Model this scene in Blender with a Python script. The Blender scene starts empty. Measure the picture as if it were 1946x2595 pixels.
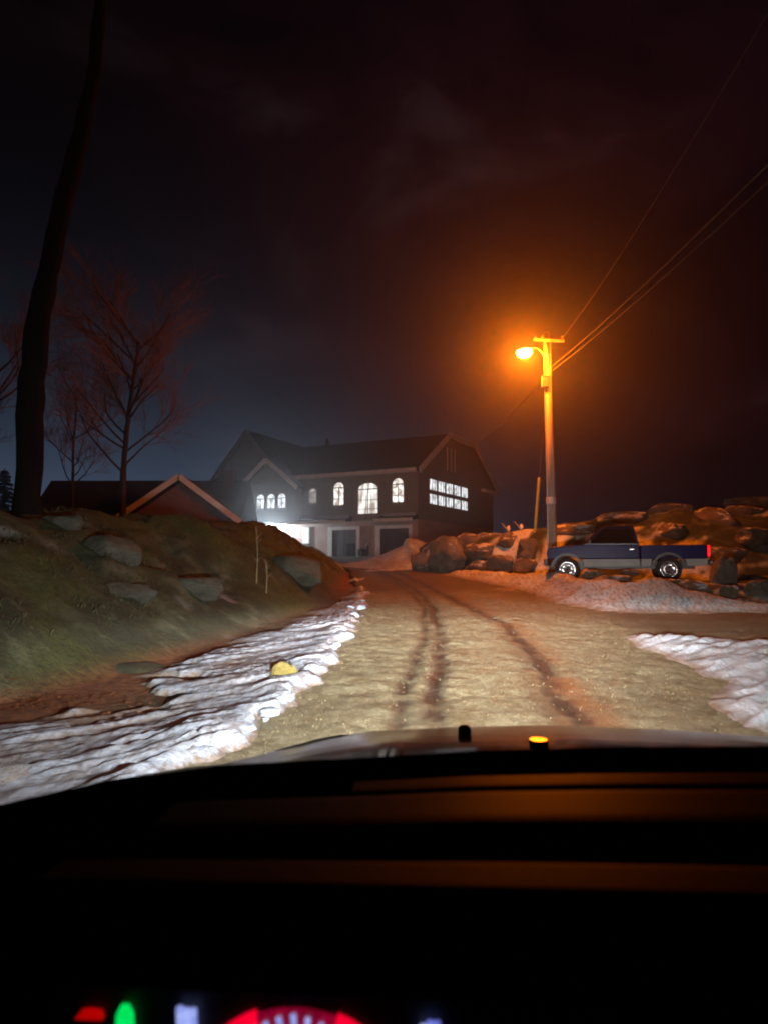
import bpy, math, random
import numpy as np
from mathutils import Vector, Matrix, noise as mnoise
rnd = random.Random(7)
S = bpy.context.scene
COL = S.collection
R_ = math.radians

# ------------------------------------------------------------------ helpers
def node(nt, t, **kw):
    n = nt.nodes.new(t)
    for k, v in kw.items():
        if k == 'inp':
            for a, b in v.items():
                n.inputs[a].default_value = b
        else:
            setattr(n, k, v)
    return n

def new_mat(name):
    m = bpy.data.materials.new(name); m.use_nodes = True
    nt = m.node_tree; b = nt.nodes['Principled BSDF']
    return m, nt, b

def c4(c): return (c[0], c[1], c[2], 1.0)

def ramp(nt, fac, stops):
    r = nt.nodes.new('ShaderNodeValToRGB')
    el = r.color_ramp.elements
    while len(el) < len(stops): el.new(0.5)
    for e, (p, c) in zip(el, stops):
        e.position = p; e.color = c4(c)
    nt.links.new(fac, r.inputs[0])
    return r.outputs[0]

def mix(nt, fac, a, b, kind='MIX'):
    m = nt.nodes.new('ShaderNodeMix'); m.data_type = 'RGBA'; m.blend_type = kind
    for sock, v in ((m.inputs[0], fac), (m.inputs[6], a), (m.inputs[7], b)):
        if hasattr(v, 'links'): nt.links.new(v, sock)
        elif isinstance(v, (tuple, list)): sock.default_value = c4(v)
        else: sock.default_value = v
    return m.outputs[2]

def mth(nt, op, a, b=None, c=None, clamp=False):
    m = nt.nodes.new('ShaderNodeMath'); m.operation = op; m.use_clamp = clamp
    for s, v in zip(m.inputs, (a, b, c)):
        if v is None: continue
        if hasattr(v, 'links'): nt.links.new(v, s)
        else: s.default_value = v
    return m.outputs[0]

def tex_noise(nt, scale, detail=6, rough=.6, coords='Object', stretch=None, dist=0):
    tc = nt.nodes.new('ShaderNodeTexCoord'); out = tc.outputs[coords]
    if stretch:
        mp = nt.nodes.new('ShaderNodeMapping'); mp.inputs['Scale'].default_value = stretch
        nt.links.new(out, mp.inputs[0]); out = mp.outputs[0]
    n = node(nt, 'ShaderNodeTexNoise', inp={'Scale': scale, 'Detail': detail, 'Roughness': rough, 'Distortion': dist})
    nt.links.new(out, n.inputs['Vector'])
    return n.outputs[0]

def bump(nt, b, h, strength, dist=.02):
    bp = node(nt, 'ShaderNodeBump', inp={'Strength': strength, 'Distance': dist})
    nt.links.new(h, bp.inputs['Height']); nt.links.new(bp.outputs[0], b.inputs['Normal'])

def M(name, c1, c2=None, scale=3, rough=.7, bmp=.3, bdist=.02, metal=0, stretch=None, spec=.5, detail=6, rough2=None):
    m, nt, b = new_mat(name)
    c2 = c2 or tuple(x * .75 for x in c1)
    n = tex_noise(nt, scale, detail, .62, stretch=stretch)
    nt.links.new(ramp(nt, n, [(.32, c2), (.68, c1)]), b.inputs['Base Color'])
    b.inputs['Roughness'].default_value = rough
    b.inputs['Metallic'].default_value = metal
    b.inputs['Specular IOR Level'].default_value = spec
    if rough2 is not None:
        nt.links.new(mth(nt, 'MULTIPLY_ADD', n, rough2 - rough, rough), b.inputs['Roughness'])
    if bmp:
        n2 = tex_noise(nt, scale * 4, 5, .6, stretch=stretch)
        bump(nt, b, n2, bmp, bdist)
    return m

def glow(name, c, s, c2=None, scale=6, base=(.02, .02, .02), stretch=None):
    m, nt, b = new_mat(name)
    b.inputs['Base Color'].default_value = c4(base); b.inputs['Roughness'].default_value = .3
    n = tex_noise(nt, scale, 3, .5, stretch=stretch)
    nt.links.new(ramp(nt, n, [(.35, c2 or c), (.62, c)]), b.inputs['Emission Color'])
    b.inputs['Emission Strength'].default_value = s
    m.cycles.emission_sampling = 'NONE'
    return m

class MB:
    def __init__(s): s.v = []; s.f = []
    def add(s, vs, fs):
        o = len(s.v); s.v += [tuple(v) for v in vs]; s.f += [tuple(i + o for i in f) for f in fs]
    def box(s, c, d, rot=None, taper=1.0):
        x, y, z = (k / 2 for k in d)
        vs = [(-x, -y, -z), (x, -y, -z), (x, y, -z), (-x, y, -z)] + [(-x * taper, -y * taper, z), (x * taper, -y * taper, z), (x * taper, y * taper, z), (-x * taper, y * taper, z)]
        if rot is not None: vs = [rot @ Vector(v) for v in vs]
        vs = [(v[0] + c[0], v[1] + c[1], v[2] + c[2]) for v in vs]
        s.add(vs, [(3, 2, 1, 0), (4, 5, 6, 7), (0, 1, 5, 4), (1, 2, 6, 5), (2, 3, 7, 6), (3, 0, 4, 7)])
    def beam(s, a, b, w, h):                       # square bar from a to b
        a = Vector(a); b = Vector(b); d = (b - a)
        up = Vector((0, 0, 1)) if abs(d.normalized().z) < .99 else Vector((1, 0, 0))
        x = d.cross(up).normalized() * w / 2; y = x.cross(d).normalized() * h / 2
        vs = [a - x - y, a + x - y, a + x + y, a - x + y, b - x - y, b + x - y, b + x + y, b - x + y]
        s.add(vs, [(3, 2, 1, 0), (4, 5, 6, 7), (0, 1, 5, 4), (1, 2, 6, 5), (2, 3, 7, 6), (3, 0, 4, 7)])
    def prism(s, poly, mp, n0, n1):                # poly of (u,w) extruded from n0 to n1 through the map mp(u,w,n)
        k = len(poly)
        s.add([mp(u, w, n0) for u, w in poly] + [mp(u, w, n1) for u, w in poly],
              [tuple(range(k - 1, -1, -1)), tuple(range(k, 2 * k))] + [(i, (i + 1) % k, k + (i + 1) % k, k + i) for i in range(k)])
    def ring(s, po, pi, mp, n0, n1):
        k = len(po)
        vs = [mp(u, w, n) for n in (n0, n1) for P in (po, pi) for u, w in P]
        fs = []
        for i in range(k):
            j = (i + 1) % k
            fs += [(i, j, k + j, k + i), (2 * k + i, 3 * k + i, 3 * k + j, 2 * k + j), (i, 2 * k + i, 2 * k + j, j), (k + i, k + j, 3 * k + j, 3 * k + i)]
        s.add(vs, fs)
    def tube(s, pts, rad, n=8, cap=True):
        pts = [Vector(p) for p in pts]
        if not hasattr(rad, '__len__'): rad = [rad] * len(pts)
        o = len(s.v); px = None
        for i, p in enumerate(pts):
            d = (pts[min(i + 1, len(pts) - 1)] - pts[max(i - 1, 0)]).normalized()
            if px is None:
                px = d.cross(Vector((.13, .2, 1)) if abs(d.z) < .9 else Vector((1, .1, 0))).normalized()
            px = (px - d * px.dot(d)).normalized(); py = d.cross(px)
            for k in range(n):
                a = 2 * math.pi * k / n
                q = p + (px * math.cos(a) + py * math.sin(a)) * rad[i]; s.v.append(q[:])
        for i in range(len(pts) - 1):
            for k in range(n):
                a = o + i * n + k; b = o + i * n + (k + 1) % n
                s.f.append((a, b, b + n, a + n))
        if cap:
            s.f.append(tuple(o + k for k in range(n - 1, -1, -1))); e = o + (len(pts) - 1) * n
            s.f.append(tuple(e + k for k in range(n)))
    def lathe(s, prof, c, ax, n=24):               # prof of (r, along) about axis ax at c
        ax = Vector(ax).normalized(); px = ax.orthogonal().normalized(); py = ax.cross(px); c = Vector(c); o = len(s.v)
        for r, h in prof:
            for k in range(n):
                a = 2 * math.pi * k / n
                s.v.append((c + ax * h + (px * math.cos(a) + py * math.sin(a)) * r)[:])
        for i in range(len(prof) - 1):
            for k in range(n):
                a = o + i * n + k; b = o + i * n + (k + 1) % n
                s.f.append((a, b, b + n, a + n))
    def build(s, name, mat, parent=None, smooth=False, bevel=0, recalc=True):
        me = bpy.data.meshes.new(name); me.from_pydata(s.v, [], s.f)
        if recalc:
            import bmesh
            b = bmesh.new(); b.from_mesh(me); bmesh.ops.recalc_face_normals(b, faces=b.faces); b.to_mesh(me); b.free()
        return link(name, me, mat, parent, smooth, bevel)

def link(name, me, mat, parent=None, smooth=False, bevel=0):
    o = bpy.data.objects.new(name, me); COL.objects.link(o)
    if mat: me.materials.append(mat)
    if parent: o.parent = parent
    if smooth: me.polygons.foreach_set('use_smooth', [True] * len(me.polygons))
    if bevel:
        bm = o.modifiers.new('bevel', 'BEVEL'); bm.width = bevel; bm.segments = 2; bm.limit_method = 'ANGLE'
    me.update()
    return o

def tag(o, label, cat=None, group=None, kind=None):
    o['label'] = label
    if cat: o['category'] = cat
    if group: o['group'] = group
    if kind: o['kind'] = kind
    return o

def thing(name, loc, rz, label, cat, group=None):
    o = bpy.data.objects.new(name, None); COL.objects.link(o)
    o.location = loc; o.rotation_euler = (0, 0, rz); o.empty_display_size = .3
    return tag(o, label, cat, group)

# vector value noise -------------------------------------------------------
def _h(ix, iy, s):
    n = (ix * 374761393 + iy * 668265263 + s * 1442695041) & 0xffffffff
    n = ((n ^ (n >> 13)) * 1274126177) & 0xffffffff
    return ((n ^ (n >> 16)) & 0xffff) / 65535.0
def vn(x, y, s=0):
    x = np.asarray(x, float); y = np.asarray(y, float)
    x0 = np.floor(x).astype(np.int64); y0 = np.floor(y).astype(np.int64)
    fx = x - x0; fy = y - y0; fx = fx * fx * (3 - 2 * fx); fy = fy * fy * (3 - 2 * fy)
    a = _h(x0, y0, s); b = _h(x0 + 1, y0, s); c = _h(x0, y0 + 1, s); d = _h(x0 + 1, y0 + 1, s)
    return (a * (1 - fx) + b * fx) * (1 - fy) + (c * (1 - fx) + d * fx) * fy
def fbm(x, y, o=4, s=0, g=.5):
    t = 0; a = 1; n = 0
    for i in range(o):
        t = t + a * (vn(x * 2 ** i + 17.3 * i, y * 2 ** i - 9.1 * i, s + i) - .5); n += a; a *= g
    return t / n * 2
def sst(a, b, x):
    t = np.clip((np.asarray(x, float) - a) / (b - a), 0, 1); return t * t * (3 - 2 * t)
def I(x, tab):
    k = list(tab); return np.interp(x, [p[0] for p in k], [p[1] for p in k])

# ------------------------------------------------------------------ terrain
RZ = [(-40, 0), (8, 0), (12, .12), (17, .35), (22, .65), (28, 1.05), (35, 1.42), (42, 1.85), (50, 2.2), (56, 2.38), (70, 2.45), (400, 4)]
FOOT = [(-20, -4.4), (0, -4.3), (7.5, -3.9), (11, -3.1), (14.5, -2.5), (20, -1.5), (26, -1.45), (32, -1.5), (42, -2.9), (47, -6), (60, -20)]
CREST = [(-20, -9.5), (0, -9), (7, -8.2), (14, -7.3), (22, -4.7), (26, -4.35), (30, -4.05), (36, -3.75), (42, -3.4), (47, -7.5), (60, -24)]
CRZ = [(-20, 2.0), (7, 2.1), (14, 2.35), (22, 2.78), (26, 2.74), (30, 2.55), (36, 2.25), (42, 1.95), (50, 2.3), (60, 2.4), (400, 4)]
EDL = [(-10, -1.4), (5.5, -1.2), (6.6, -1.0), (9.9, -.68), (14, -.55), (22, -.45), (27, -.8), (33, -1.2), (40, -2.4), (48, -6.5), (56, -9)]
EDR = [(-10, 2.7), (6.4, 3.1), (10, 3.7), (13.3, 4.25), (15, 4.7), (20, 4.9), (25, 4.7), (29, 3.2), (33, 1.9), (37, .7), (44, .6), (50, 2.2), (56, 3.5)]
YF = [(1.0, 36), (1.6, 33), (2.5, 31.8), (5, 30.2), (6.3, 28.9), (7, 27.2), (9, 26), (12, 25.2), (16, 24.4), (30, 22)]
YT = [(1.0, 39), (1.6, 35), (2.5, 33), (5, 31.6), (6.3, 30.6), (8, 30.2), (11, 30.5), (16, 30.5), (30, 31)]
ZT = [(.6, 1.6), (1.5, 2.2), (2.2, 2.7), (5, 2.9), (6, 3.0), (8.5, 3.3), (11.6, 3.85), (14, 3.75), (20, 4.3), (40, 7)]
def H(x, y):
    x = np.asarray(x, float); y = np.asarray(y, float)
    r = I(y, RZ)
    z = r - .10
    # left embankment
    xf = I(y, FOOT); xc = I(y, CREST); zc = I(y, CRZ)
    rl = r - .02 - .08 * sst(-.7, -.3, x - I(y, EDL))
    t = np.clip((xf - x) / (xf - xc), 0, 1)
    lump = fbm(x * .45, y * .45, 4, 3) * .34 + fbm(x * 1.5, y * 1.5, 3, 11) * .20 + fbm(x * 4.5, y * 4.5, 3, 13) * .07
    prof = np.where(t < 1, np.sin(t * math.pi / 2) ** 1.1, 1)
    zl = rl + (zc - rl) * prof - .38 * sst(.3, 3.5, xc - x) * sst(8, 16, y) + lump * sst(0.02, .35, t) * (1 - .55 * sst(40, 46, y))
    z = np.where(x < xf, zl, np.where(x < 1, rl, z))
    # right bank, parking shelf and hill
    side = sst(4.6, 5.6, x)
    shelf = r - .10 + (1.0 - r + .10) * sst(17.4, 20.6, y) * side * (1 - sst(25, 28, y) * (1 - sst(6.0, 8, x)))
    pad = np.exp(-(((x - 7.3) / 3.6) ** 4 + ((y - 22.9) / 2.2) ** 4))
    n2 = fbm(x * .5, y * .5, 4, 23) * .28 + fbm(x * 1.7, y * 1.7, 3, 29) * .1
    yf = I(x, YF); yt = I(x, YT); zt = I(x, ZT)
    u = np.clip((y - yf) / (yt - yf), 0, 1)
    far = sst(33, 52, y) * (1 - sst(14, 24, x))
    zt2 = zt + (2.4 - zt) * far + sst(12, 60, x) * np.clip(y - 32, 0, 90) * .06
    zr = shelf + n2 * side * sst(17.6, 19, y) * (1 - pad) * .6
    zr = zr + (zt2 - zr + n2 * .8) * np.sin(u * math.pi / 2) ** 1.2 * (1 - .8 * far * 0)
    z = np.where((x > 1.0) & (y > 17.2), zr, z)
    # flat ground in front of the houses, rolling land far away
    z = z + sst(70, 180, y) * fbm(x * .02, y * .02, 3, 41) * 4
    z = z + sst(40, 120, np.abs(x)) * (fbm(x * .03, y * .03, 3, 47) * 3 + 2)
    return z

def axis_pts(segs):
    out = []
    for a, b, st in segs: out += list(np.arange(a, b, st))
    return np.array(out + [segs[-1][1]])

def grid_obj(name, xs, ys, zf, mat, keep=None, attrs=None, smooth=True):
    X, Y = np.meshgrid(xs, ys); Z = zf(X, Y)
    nx, ny = len(xs), len(ys)
    co = np.stack([X, Y, Z], -1).reshape(-1, 3)
    i, j = np.meshgrid(np.arange(nx - 1), np.arange(ny - 1))
    a = (j * nx + i).ravel()
    q = np.stack([a, a + 1, a + nx + 1, a + nx], -1)
    if keep is not None:
        k = keep(X, Y).ravel()
        q = q[k[q].all(1)]
        used = np.zeros(len(co), bool); used[q.ravel()] = True
        idx = np.cumsum(used) - 1; co = co[used]; q = idx[q]
    else: used = np.ones(len(co), bool)
    me = bpy.data.meshes.new(name)
    me.from_pydata(co.tolist(), [], q.tolist())
    if attrs:
        for an, fn in attrs.items():
            at = me.attributes.new(an, 'FLOAT', 'POINT')
            at.data.foreach_set('value', fn(X, Y).ravel()[used].astype(np.float32))
    return link(name, me, mat, None, smooth)

def attr(nt, name):
    a = nt.nodes.new('ShaderNodeAttribute'); a.attribute_name = name; return a.outputs['Fac']

# ground: earth, moss, leaf litter, thin snow
def litter_f(x, y):
    xf = I(y, FOOT); d = xf - x
    n = fbm(x * .8, y * .8, 4, 5)
    a = sst(-1.9, -.5, d) * (1 - sst(-.25, .35, d)) * (1.0 + .35 * (1 - sst(9, 13, y)) + n * .8) * (1 - .6 * sst(11, 15, y) * (1 - sst(22, 25, y)))
    return np.clip(a, 0, 1) * (x < 1)
def moss_f(x, y):
    return np.clip(sst(-.15, .3, fbm(x * .55, y * .4, 4, 61)) , 0, 1) * (x < 1)
def dust_f(x, y):
    n = fbm(x * .7, y * 1.3, 5, 71, .6)
    right = (x > .8) & (y > 17.3)
    return np.where(right, sst(-.06, .16, n + .02), .7 * sst(.46, .6, fbm(x * .6, y * .9, 4, 77)) * sst(8, 14, y))
def mk_ground():
    m, nt, b = new_mat('earth')
    n1 = tex_noise(nt, 1.3, 8, .65); n2 = tex_noise(nt, 9, 6, .7); n3 = tex_noise(nt, 34, 4, .7)
    c = ramp(nt, n1, [(.3, (.020, .020, .011)), (.5, (.044, .054, .022)), (.66, (.15, .165, .10))])
    moss = ramp(nt, n2, [(.35, (.035, .042, .008)), (.65, (.12, .14, .020))])
    c = mix(nt, mth(nt, 'MULTIPLY', attr(nt, 'moss'), .85), c, moss)
    lit = ramp(nt, n2, [(.35, (.13, .042, .014)), (.52, (.34, .115, .040)), (.66, (.46, .20, .085))])
    c = mix(nt, mth(nt, 'MULTIPLY', attr(nt, 'litter'), .9), c, lit)
    sn = mth(nt, 'MULTIPLY', attr(nt, 'dust'), mth(nt, 'GREATER_THAN', mth(nt, 'ADD', n2, mth(nt, 'MULTIPLY', n3, .3)), .55))
    c = mix(nt, sn, c, (.72, .74, .78))
    nt.links.new(c, b.inputs['Base Color']); b.inputs['Roughness'].default_value = .85
    bump(nt, b, mth(nt, 'ADD', n2, mth(nt, 'MULTIPLY', n3, .5)), 1.0, .12)
    return m
gx = axis_pts([(-180, -40, 8), (-40, -16, 1.2), (-16, -9, .35), (-9, 0, .13), (0, 4, .3), (4, 18, .16), (18, 40, 1.2), (40, 180, 8)])
gy = axis_pts([(-30, 2, 2), (2, 34, .17), (34, 60, .4), (60, 90, 2), (90, 240, 8)])
ground = grid_obj('ground', gx, gy, H, mk_ground(), None, {'litter': litter_f, 'moss': moss_f, 'dust': dust_f})
tag(ground, 'dark earth bank with moss and leaf litter rising beside the road', kind='structure')

# road: icy gravel, with tyre ruts
TRA = [(-10, -.1), (5, .02), (6.6, .10), (10.2, .36), (13.7, .74), (18.5, 1.0), (24, .7), (32, -.4), (44, -3)]
TRB = [(-10, .2), (5, .34), (6.5, .40), (9.7, .70), (13.7, 1.0), (18.5, 1.2), (24, .95), (32, -.1), (44, -2.7)]
TRC = [(-10, 1.3), (5, 1.55), (6.6, 1.72), (11, 2.25), (15, 2.46), (17, 2.3), (20, 1.95), (25, 1.4), (32, .5), (44, -1.6)]
TRD = [(-10, 1.0), (5, 1.32), (6.6, 1.5), (11, 2.02), (15, 2.25), (19, 1.9), (25, 1.1), (32, .2), (44, -1.9)]
def rut_f(x, y):
    w = fbm(x * .3, y * .6, 2, 91) * .08
    o = np.zeros_like(x)
    for T, wd, k in ((TRA, .10, .85), (TRB, .12, 1.0), (TRC, .13, 1.1), (TRD, .10, .4)):
        d = np.abs(x + w - I(y, T)); brk = .75 + .9 * fbm(x * 5, y * 2.6, 4, 97, .75)
        o = np.maximum(o, k * np.exp(-(d / wd) ** 2) * np.clip(brk, .35, 1))
    return o
def ruddy_f(x, y):
    d = np.abs(x - I(y, TRC) - .1); return np.exp(-(d / .3) ** 2) * sst(4, 7, y) * np.clip(.5 + fbm(x, y, 3, 33), 0, 1)
def in_road(x, y):
    n = fbm(x * 1.2, y * 1.2, 3, 51) * .12
    main = (x > I(y, EDL) - .35 + n) & (x < I(y, EDR) + .35 + n) & (y < 55)
    sd = (x > 3.5) & (y > 5) & (y < 17.6)
    pre = (x > -1.8) & (x < 16) & (y <= 14)
    return main | sd | (pre & (x > 3))
def road_z(x, y):
    r = I(y, RZ)
    return r + fbm(x * 5, y * 5, 3, 53) * .016 + fbm(x * 12, y * 8, 2, 55) * .010 + fbm(x * 1.1, y * .8, 3, 57) * .02 - rut_f(x, y) * .045
def mk_road():
    m, nt, b = new_mat('icy gravel')
    n1 = tex_noise(nt, 2.2, 8, .7); n2 = tex_noise(nt, 8, 7, .82, stretch=(1, .6, 1)); n3 = tex_noise(nt, 40, 3, .7); n4 = tex_noise(nt, .5, 3, .5)
    c = ramp(nt, n2, [(.34, (.10, .080, .034)), (.5, (.26, .225, .125)), (.62, (.47, .43, .285))])
    c = mix(nt, mth(nt, 'MULTIPLY', ramp(nt, n1, [(.42, (0, 0, 0)), (.66, (1, 1, 1))]), .55), c, (.44, .42, .27))
    c = mix(nt, mth(nt, 'MULTIPLY', ramp(nt, n4, [(.5, (0, 0, 0)), (.7, (1, 1, 1))]), .4), c, (.20, .12, .055))
    c = mix(nt, mth(nt, 'MULTIPLY', attr(nt, 'ruddy'), 1.0), c, (.33, .135, .045))
    c = mix(nt, mth(nt, 'MULTIPLY', attr(nt, 'darker'), .72), c, (.06, .042, .028))  # road colour goes darker far ahead and along the side drive
    rt = mth(nt, 'MULTIPLY', attr(nt, 'rut'), mth(nt, 'MULTIPLY_ADD', n2, 2.2, .25), clamp=True)
    c = mix(nt, rt, c, (.045, .03, .018))
    nt.links.new(c, b.inputs['Base Color'])
    nt.links.new(mth(nt, 'MULTIPLY_ADD', n1, .5, .28), b.inputs['Roughness'])
    bump(nt, b, mth(nt, 'ADD', n2, mth(nt, 'MULTIPLY', n3, .5)), 1.0, .07)
    return m
rx = axis_pts([(-10, -2, .3), (-2, 5, .07), (5, 16, .25)])
ry = axis_pts([(-6, 3, .6), (3, 22, .10), (22, 55, .3)])
road = grid_obj('road', rx, ry, road_z, mk_road(), in_road, {'rut': rut_f, 'ruddy': ruddy_f, 'darker': lambda x, y: np.maximum(sst(20, 25, y + fbm(x * .8, y * .5, 3, 59) * 3), .8 * sst(4.2, 5.4, x) * sst(12.5, 14, y))})
tag(road, 'icy tan gravel road with dark tyre ruts curving towards the house', kind='structure')

# snow ------------------------------------------------------------------
def mk_snow(name, dirt=.5, base=(.44, .53, .66)):
    m, nt, b = new_mat(name)
    n1 = tex_noise(nt, 1.6, 7, .65, stretch=(1, .45, 1)); n2 = tex_noise(nt, 22, 5, .72, stretch=(.7, 1, 1))
    c = mix(nt, mth(nt, 'MULTIPLY', ramp(nt, n1, [(.47, (0, 0, 0)), (.7, (1, 1, 1))]), dirt), base, (.30, .22, .15))
    c = mix(nt, mth(nt, 'MULTIPLY', ramp(nt, n2, [(.5, (0, 0, 0)), (.72, (1, 1, 1))]), dirt * .8), c, (.32, .28, .24))
    tc = nt.nodes.new('ShaderNodeTexCoord'); mp = nt.nodes.new('ShaderNodeMapping'); mp.inputs['Rotation'].default_value = (0, 0, R_(42)); mp.inputs['Scale'].default_value = (1, .13, 1)
    n3 = node(nt, 'ShaderNodeTexNoise', inp={'Scale': 17, 'Detail': 5, 'Roughness': .65}); nt.links.new(tc.outputs['Object'], mp.inputs[0]); nt.links.new(mp.outputs[0], n3.inputs['Vector'])
    c = mix(nt, mth(nt, 'MULTIPLY', ramp(nt, n3.outputs[0], [(.47, (0, 0, 0)), (.60, (1, 1, 1))]), dirt * 1.1), c, (.15, .135, .125))
    c = mix(nt, mth(nt, 'MULTIPLY', attr(nt, 'thin'), mth(nt, 'MULTIPLY_ADD', n2, 1.6, 0), clamp=True), c, (.20, .135, .08))
    nt.links.new(c, b.inputs['Base Color']); b.inputs['Roughness'].default_value = .55
    b.inputs['Subsurface Weight'].default_value = 0
    bump(nt, b, n2, .7, .05)
    return m
SNOW = mk_snow('road edge snow', .6); SNOW_R = mk_snow('crusted snow', .38, (.66, .75, .86)); SNOW_D = mk_snow('ploughed snow', .7, (.60, .62, .66))
# left verge: ridged by passing wheels, ragged where it meets the litter
def streak(x, y):
    a = R_(42); u = (x * math.cos(a) - y * math.sin(a)); v = x * math.sin(a) + y * math.cos(a)
    return fbm(u * 15, v * 1.5, 3, 101, .6) + .5 * fbm(u * 2.5, v * .8, 2, 102)
def lv_th(x, y):
    l = I(y, FOOT) + .05; r = I(y, EDL)
    wob = fbm(x * .9, y * .9, 4, 103) * .4 * (1 + .02 * y)
    dl = x - l + wob - .25; dr = r - x + fbm(x * 2.5, y * 2.5, 3, 107) * .28
    berm = np.exp(-((dr - .25) / .25) ** 2) * .09
    holes = sst(.26, .50, fbm(x * .75 + 3, y * .6, 4, 109) - .06 + .13 * (1 - sst(0, 1.3, dl))) * .2 * sst(6, 8.5, y)
    t = np.minimum(sst(0, .55, dl), sst(0, .22, dr)) * (.05 + streak(x, y) * .05 * (.35 + 1.3 * vn(x * 1.3, y * 1.1, 171)) + berm * .7 + fbm(x * 7, y * 7, 3, 173, .7) * .014) - holes
    t = t + np.minimum(np.minimum(dl, dr), .0) * .35 - .008 - .02 * (1 - sst(-.02, .1, np.minimum(dl, dr)))
    return np.where((y > 36) , -1, t - .1 * sst(27, 34, y))
def lv_z(x, y): return np.maximum(I(y, RZ), H(x, y) + .02) + np.maximum(lv_th(x, y), -.09) + .006
sx = axis_pts([(-5.4, 0, .04)]); sy = axis_pts([(-2, 3, .3), (3, 15, .06), (15, 36, .16)])
snow_l = grid_obj('snow', sx, sy, lv_z, SNOW, lambda x, y: lv_th(x, y) > -.085, {'thin': lambda x, y: 1 - sst(.0, .05, lv_th(x, y))})
tag(snow_l, 'bright ridged snow along the left edge of the road', 'snow', kind='stuff')
def rp_th(x, y):
    l = I(y, [(-5, 2.6), (6.4, 3.12), (10, 3.75), (13.2, 4.3), (14, 5.2)]); far = I(x, [(4, 13.4), (6, 13.0), (8, 12.6), (14, 12.0)])
    w = fbm(x * .9, y * .9, 4, 121) * .5
    dm = np.minimum(x - l + w - .1, (far - y + w) * .7)
    return sst(0, .5, dm) * (.07 + streak(x * .8, y * .8) * .07) + np.minimum(dm, 0) * .3 - .03 * (1 - sst(-.02, .12, dm))
def rp_z(x, y): return I(y, RZ) + np.maximum(rp_th(x, y), -.1) + .006
snow_r = grid_obj('snow', axis_pts([(2.4, 9, .07), (9, 14, .3)]), axis_pts([(-2, 4, .3), (4, 14, .08)]), rp_z, SNOW_R, lambda x, y: rp_th(x, y) > -.095, {'thin': lambda x, y: 1 - sst(.0, .05, rp_th(x, y))})
tag(snow_r, 'flat snow patch beside the right edge of the road', 'snow', kind='stuff')
# ploughed bank on the right
BX = [(3.0, 30, .16), (3.9, 27.6, .3), (4.9, 25, .36), (5.35, 23, .4), (5.25, 21, .32), (5.3, 19.4, .36), (6.0, 18.4, .50), (6.8, 18.5, .62), (7.7, 18.3, .42), (8.6, 17.9, .18), (10, 17.7, .16), (12, 17.6, .15), (15, 17.5, .14)]
def bank_h(x, y):
    o = np.full(x.shape, -.3)
    for (x0, y0, h0), (x1, y1, h1) in zip(BX[:-1], BX[1:]):
        dx, dy = x1 - x0, y1 - y0; t = np.clip(((x - x0) * dx + (y - y0) * dy) / (dx * dx + dy * dy), 0, 1)
        d = np.hypot(x - x0 - t * dx, y - y0 - t * dy); h = h0 + t * (h1 - h0); w = .42 + h * 1.0
        o = np.maximum(o, (h + .06) * np.exp(-(d / w) ** 2 * 1.3) - .06)
    return o + fbm(x * 1.6, y * 1.6, 5, 131, .6) * .10 + fbm(x * 6, y * 6, 3, 137, .7) * .025
def bank_z(x, y):
    base = np.maximum(I(y, RZ), np.minimum(H(x, y), I(y, RZ) + .22))
    return np.where(bank_h(x, y) > -.02, np.maximum(base + bank_h(x, y), H(x, y) - .05), base + bank_h(x, y) - .03)
bank = grid_obj('snow_bank', axis_pts([(2, 10, .08), (10, 16, .2)]), axis_pts([(16.3, 21, .07), (21, 31, .13)]), bank_z, SNOW_D, lambda x, y: bank_h(x, y) > -.05, {'thin': lambda x, y: 1 - sst(.0, .12, bank_h(x, y))})
tag(bank, 'dirty ploughed snow bank humped along the right road edge below the truck', 'snow bank')
def pile_h(x, y):
    d = ((x - 1.5) / 1.7) ** 2 + ((y - 37) / 2.6) ** 2
    e = ((x - .2) / 2.2) ** 2 + ((y - 38.5) / 1.8) ** 2
    return .95 * np.exp(-d * 1.2) + .35 * np.exp(-e) - .09 + fbm(x * 1.1, y * 1.1, 4, 141) * .14
pile = grid_obj('snow_pile', axis_pts([(-3, 5, .12)]), axis_pts([(33, 42, .14)]), lambda x, y: np.maximum(I(y, RZ), np.minimum(H(x, y), I(y, RZ) + .3)) + pile_h(x, y), SNOW_D, lambda x, y: pile_h(x, y) > -.06)
tag(pile, 'orange lit snow pile at the end of the rock wall before the garage', 'snow pile')

# ------------------------------------------------------------------ rocks
def mk_rock(name, c1, c2, snow=.5):
    m, nt, b = new_mat(name)
    n1 = tex_noise(nt, 1.5, 8, .7); n2 = tex_noise(nt, 7, 6, .7)
    c = ramp(nt, n1, [(.3, c2), (.68, c1)])
    g = nt.nodes.new('ShaderNodeNewGeometry'); sp = nt.nodes.new('ShaderNodeSeparateXYZ'); nt.links.new(g.outputs['True Normal'], sp.inputs[0])
    f = mth(nt, 'ADD', sp.outputs[2], mth(nt, 'MULTIPLY_ADD', n1, 3.2, -1.6))
    f = mth(nt, 'MULTIPLY', ramp(nt, mth(nt, 'MULTIPLY', f, .5), [(.33, (0, 0, 0)), (.40, (1, 1, 1))]), snow)
    c = mix(nt, f, c, (.72, .72, .75))
    nt.links.new(c, b.inputs['Base Color']); b.inputs['Roughness'].default_value = .8
    bump(nt, b, n2, 1.0, .16)
    return m
ROCK = mk_rock('snow dusted granite', (.25, .19, .14), (.07, .052, .037), .95)
ROCK_P = mk_rock('bare granite', (.22, .19, .15), (.08, .065, .05), .25)
ROCK_M = mk_rock('mossy stone', (.11, .11, .05), (.04, .035, .02), .0)
ROCK_B = mk_rock('lichened stone', (.20, .195, .155), (.05, .052, .034), .0)
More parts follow.
